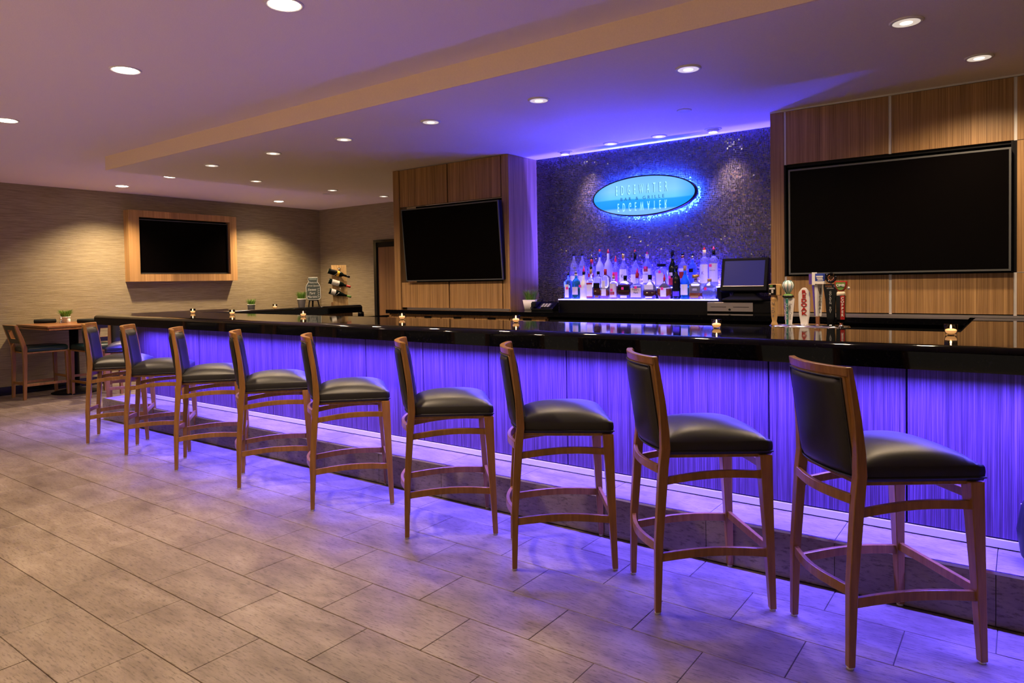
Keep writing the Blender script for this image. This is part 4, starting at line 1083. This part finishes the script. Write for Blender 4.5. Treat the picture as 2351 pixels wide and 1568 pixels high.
# ------------------------------------------------------------------ chalkboard jar sign and wine rack on the bar return
def return_things():
    t = thing('chalkboard_sign', 'jar-shaped chalkboard sign on a black easel on the bar return', 'sign', (-7.70, 5.90, ZB), math.radians(60))
    # local frame: the board faces -y
    out = [(-.060, .390), (.062, .392), (.064, .352), (.058, .345), (.058, .332), (.088, .285), (.096, .255), (.096, .115), (.082, .088), (.050, .080), (-.050, .080), (-.082, .088), (-.096, .115), (-.096, .255), (-.088, .285), (-.058, .332), (-.058, .345), (-.066, .352)]
    lean = .12
    def ring(k, y):
        return [(x * k, y + (z - .08) * lean, .235 + (z - .235) * k) for x, z in out]
    part('board', MB().loft([ring(1, 0), ring(1, .008)]), M['sage'], t)
    part('chalk_outline', MB().tube([(x, y - .001, z) for x, y, z in ring(.965, 0)], .0035, 5, True), M['chalk'], t)
    part('lid_chalk', MB().bar([(-.05, -.002 + .285 * lean, .365), (.05, -.002 + .285 * lean, .368)], (.002, .03)), mat('smudged_chalk', (.30, .36, .33), .9), t)
    rot = (PI / 2 - lean, 0, 0)
    for s, z, sz in (('Featured', .318, .030), ('Drink Special', .274, .028), ('Sweet', .222, .046), ('Tart', .174, .046), ('Martini', .126, .046)):
        text('chalk_lettering', s, sz, M['chalk'], t, (-.022 if sz > .04 else 0, (z - .08) * lean - .0015, z), rot, extr=.0006, shear=.35)
    for q in range(5):
        z = .23 - q * .028
        part('chalk_swirl', MB().tube([(.068 + .010 * math.cos(a), (z - .08) * lean - .002, z + .012 * math.sin(a * 1.0)) for a in [k * .5 for k in range(10)]], .0018, 5), M['chalk'], t)
    for sx in (-1, 1):
        part('easel_leg', MB().loft([[(sx * .046 - .008, .012, .12), (sx * .046 + .008, .012, .12), (sx * .046 + .008, .026, .12), (sx * .046 - .008, .026, .12)], [(sx * .068 - .008, -.020, 0), (sx * .068 + .008, -.020, 0), (sx * .068 + .008, -.004, 0), (sx * .068 - .008, -.004, 0)]]), M['black'], t)
    part('easel_leg', MB().loft([[(-.010, .035, .24), (.010, .035, .24), (.010, .045, .24), (-.010, .045, .24)], [(-.010, .115, 0), (.010, .115, 0), (.010, .125, 0), (-.010, .125, 0)]]), M['black'], t)
    part('easel_ledge', B(-.060, .060, -.004, .014, .071, .080), M['black'], t)
    # rack: a leaning plank board carrying three bottles
    r = thing('wine_rack', 'plank board wine rack holding three bottles on the end of the bar return', 'wine rack', (-7.70, 6.36, ZB), math.radians(62))
    rl = .16
    for k in range(3):
        x0 = -.105 + k * .070
        part('plank', MB().loft([[(x0 + .0015, .0, 0), (x0 + .0685, .0, 0), (x0 + .0685, .018, 0), (x0 + .0015, .018, 0)], [(x0 + .0015, .56 * rl, .56), (x0 + .0685, .56 * rl, .56), (x0 + .0685, .56 * rl + .018, .56), (x0 + .0015, .56 * rl + .018, .56)]]), M['rack_wood'], r)
    part('back_stay', MB().box(-.10, .10, .13, .17, 0, .035).box(-.10, -.085, .018, .15, 0, .03).box(.085, .10, .018, .15, 0, .03), M['table_wood'], r)
    part('bottle_opener', MB().tube([(.0, .50 * rl - .004, .515), (.0, .50 * rl - .012, .48)], .008, 8).box(-.018, .018, .505 * rl - .012, .505 * rl - .001, .505, .520), M['steel'], r)
    for z in (.435, .295, .155):
        part('wire_holder', MB().tube([(-.055 + .042 * math.cos(a), z * rl - .052 + .040 * math.sin(a), z + .03 * math.cos(a)) for a in [k * 2 * PI / 20 for k in range(20)]], .0025, 5, True).tube([(.0, z * rl + .0, z - .06), (.0, z * rl + .004, z + .08)], .004, 6), M['steel'], r)
    wines = [('wine bottle with black label and yellow band, top of the plank rack', .435, 'black', 'gold_band'), ('red capped wine bottle with white label, middle of the plank rack', .295, 'paper', 'red'), ('green capped sloped-shoulder wine bottle with white label, bottom of the plank rack', .155, 'paper', 'green')]
    rm = Matrix.Translation(r.location) @ Matrix.Rotation(math.radians(62), 4, 'Z')
    for lab, z, lm, cap in wines:
        w_ = thing('wine_bottle', lab, 'bottle', (0, 0, 0), 0, 'bottles in the plank wine rack')
        a = Matrix.Translation((-.165, z * rl - .052, z + .045)) @ Matrix.Rotation(PI / 2 + math.radians(17), 4, 'Y')
        w_.matrix_world = rm @ a
        if cap == 'green': prof = [(.036, 0), (.040, .006), (.041, .10), (.036, .15), (.022, .20), (.015, .23), (.0145, .30), (.016, .303), (.012, .315)]
        else: prof = [(.035, 0), (.0375, .006), (.0375, .175), (.032, .20), (.016, .225), (.0145, .30), (.016, .303), (.012, .315)]
        part('glass', MB().lathe(prof, 0, 0, 20), G['dark'], w_)
        if cap == 'gold_band':
            part('label', MB().lathe([(.0378, .03), (.0378, .12)], 0, 0, 20, cap=False), M['black'], w_)
            part('yellow_band', MB().lathe([(.0382, .125), (.0382, .158)], 0, 0, 20, cap=False), mat('yellow_label', (.75, .42, .02), .5), w_)
            part('capsule', MB().lathe([(.0150, .255), (.0165, .306), (.0130, .318)], 0, 0, 14), M['blackgloss'], w_)
            part('capsule_end', MB().lathe([(.0135, .314), (.0135, .320)], 0, 0, 14), M['cream'], w_)
        elif cap == 'red':
            part('label', MB().lathe([(.0380, .045), (.0380, .150)], 0, 0, 20, cap=False), M['paper'], w_)
            part('capsule', MB().lathe([(.0152, .235), (.0165, .306), (.0130, .318)], 0, 0, 14), M['redpaint'], w_)
        else:
            part('label', MB().lathe([(.0412, .025), (.0414, .09)], 0, 0, 20, cap=False), M['paper'], w_)
            part('capsule', MB().lathe([(.0152, .255), (.0165, .306), (.0130, .318)], 0, 0, 14), M['green'], w_)
return_things()

# ------------------------------------------------------------------ downlights
def fixture(label, x, y, z, kind, r=.085, group=None):
    t = thing('recessed_downlight', label, 'downlight', (x, y, z), 0, group)
    if kind == 'lit':
        part('trim_ring', MB().lathe([(r, 0), (r, -.004), (r * .97, -.006), (r * .80, -.004), (r * .80, 0)], 0, 0, 32), M['white'], t)
        part('lens', MB().lathe([(r * .80, -.0035), (r * .5, -.010), (.002, -.012)], 0, 0, 32), M['lens'], t)
    elif kind == 'eye':
        part('trim_ring', MB().lathe([(r, 0), (r, -.004), (r * .96, -.007), (r * .70, -.006)], 0, 0, 32), M['white'], t)
        part('eyeball', MB().lathe([(r * .72, -.004), (r * .62, -.022), (r * .5, -.030)], 0, 0, 24), M['white'], t)
        part('lens', MB().lathe([(r * .48, -.031), (.002, -.033)], 0, 0, 20), M['lens'], t)
    elif kind == 'sprinkler':
        part('cover', MB().lathe([(r, 0), (r, -.004), (r * .9, -.007), (.002, -.008)], 0, 0, 28), M['white'], t)
    else:
        part('trim_ring', MB().lathe([(r, 0), (r, -.005), (r * .95, -.009), (r * .80, -.008), (r * .78, -.002)], 0, 0, 32), M['white'], t)
        part('reflector', MB().lathe([(r * .80, -.0085), (r * .55, -.004), (r * .3, -.003), (.002, -.003)], 0, 0, 32), M['reflector'], t)
        part('bulb', MB().lathe([(r * .42, -.004), (r * .36, -.010), (.002, -.013)], 0, 0, 20), M['lens_dim'], t)
    return t
def downlights():
    up = [(-3.008, 2.17, 'nearest bright downlight in the upper ceiling, cut by the top edge'), (-4.714, 2.17, 'middle bright downlight of three in the upper ceiling'), (-6.864, 2.18, 'bright downlight in the upper ceiling at the left edge of the photo'),
          (-10.16, 4.579, 'bright downlight in the upper ceiling over the wallpapered wall, left of the framed television'), (-10.201, 7.146, 'bright downlight in the upper ceiling over the wallpapered wall, right of the framed television'), (-8.86, 4.60, 'bright downlight just beyond the left end of the soffit')]
    for i, (x, y, lab) in enumerate(up):
        fixture(lab, x, y, ZU, 'lit', .095, 'downlights in the upper ceiling')
        if x > -9.5: spot('downlight_lamp', (x, y, ZU - .03), P_UP * .9, 140, 1.0)
        else: spot('downlight_lamp', (x, y, ZU - .03), P_WALL * 1.15, 125, .75)
    sof = [(-0.477, 4.02), (-1.641, 4.056), (-2.75, 4.071), (-3.781, 4.063), (-4.812, 4.053), (-5.829, 4.034), (-6.89, 4.018)]
    nm = ['first', 'second', 'third', 'fourth', 'fifth', 'sixth', 'seventh']
    for i, (x, y) in enumerate(sof):
        fixture('downlight in the soffit row above the bar front, %s from the right' % nm[i], x, y, ZL, 'cone', .078, 'soffit downlights above the bar')
        spot('soffit_lamp', (x, y, ZL - .03), P_SOF, 150, .7)
    oth = [(-0.213, 4.958, 'lone downlight in front of the largest television'), (-7.542, 4.97, 'nearest of three small downlights above the bar return'), (-7.551, 6.137, 'middle one of three small downlights above the bar return'), (-7.552, 7.077, 'farthest of three small downlights above the bar return, beside the column')]
    for x, y, lab in oth:
        fixture(lab, x, y, ZL, 'cone', .075)
        spot('soffit_lamp', (x, y, ZL - .03), P_SOF, 150, .7)
    wl = [(-3.664, 5.873, 'eye', 'glowing eyeball downlight at the left end above the mosaic wall'), (-3.116, 5.805, 'cone', 'flush downlight above the mosaic wall, left of the pair over the oval sign'), (-2.624, 5.796, 'cone', 'flush downlight above the mosaic wall, right of the pair over the oval sign'), (-2.144, 5.836, 'eye', 'glowing eyeball downlight at the right end above the mosaic wall')]
    for x, y, k, lab in wl:
        fixture(lab, x, y, ZL, k, .072)
        if k == 'eye': spot('wall_washer', (x + (.14 if x < -3 else .05), y, ZL - .04), 42, 62, .8, target=(x + .25 if x < -3 else x + .1, 6.1, 1.9))
    s = fixture('small white sprinkler cover in the soffit in front of the sign', -2.074, 5.04, ZL, 'sprinkler', .055); s['category'] = 'sprinkler cover'; s.name = 'sprinkler_cover'
    s = fixture('small white sprinkler cover in the soffit above the bar return', -7.95, 6.35, ZL, 'sprinkler', .05); s['category'] = 'sprinkler cover'; s.name = 'sprinkler_cover.001'
downlights()

# ------------------------------------------------------------------ bag at the right edge
def bag():
    t = thing('black_bag', 'rounded black bag with studded rim on the step at the right edge', 'bag', (0.124, 3.49, .2235))
    prof = [(.10, .06, .05, 0), (.13, .08, .07, .04), (.145, .085, .08, .14), (.13, .075, .07, .24), (.11, .05, .05, .285)]
    part('body', MB().rprism(prof, 5), M['leather'], t)
    part('strap', MB().tube([(-.08, 0, .27), (-.06, 0, .40), (0, 0, .45), (.06, 0, .40), (.08, 0, .27)], .008, 8), M['leather'], t)
    for k in range(12):
        a = 2 * PI * k / 12
        part('stud', MB().lathe([(.004, 0), (.003, .003), (.0005, .004)], 0, 0, 8).xf(Matrix.Translation((.128 * math.cos(a), .074 * math.sin(a) - .004, .245))), M['chrome'], t)
bag()
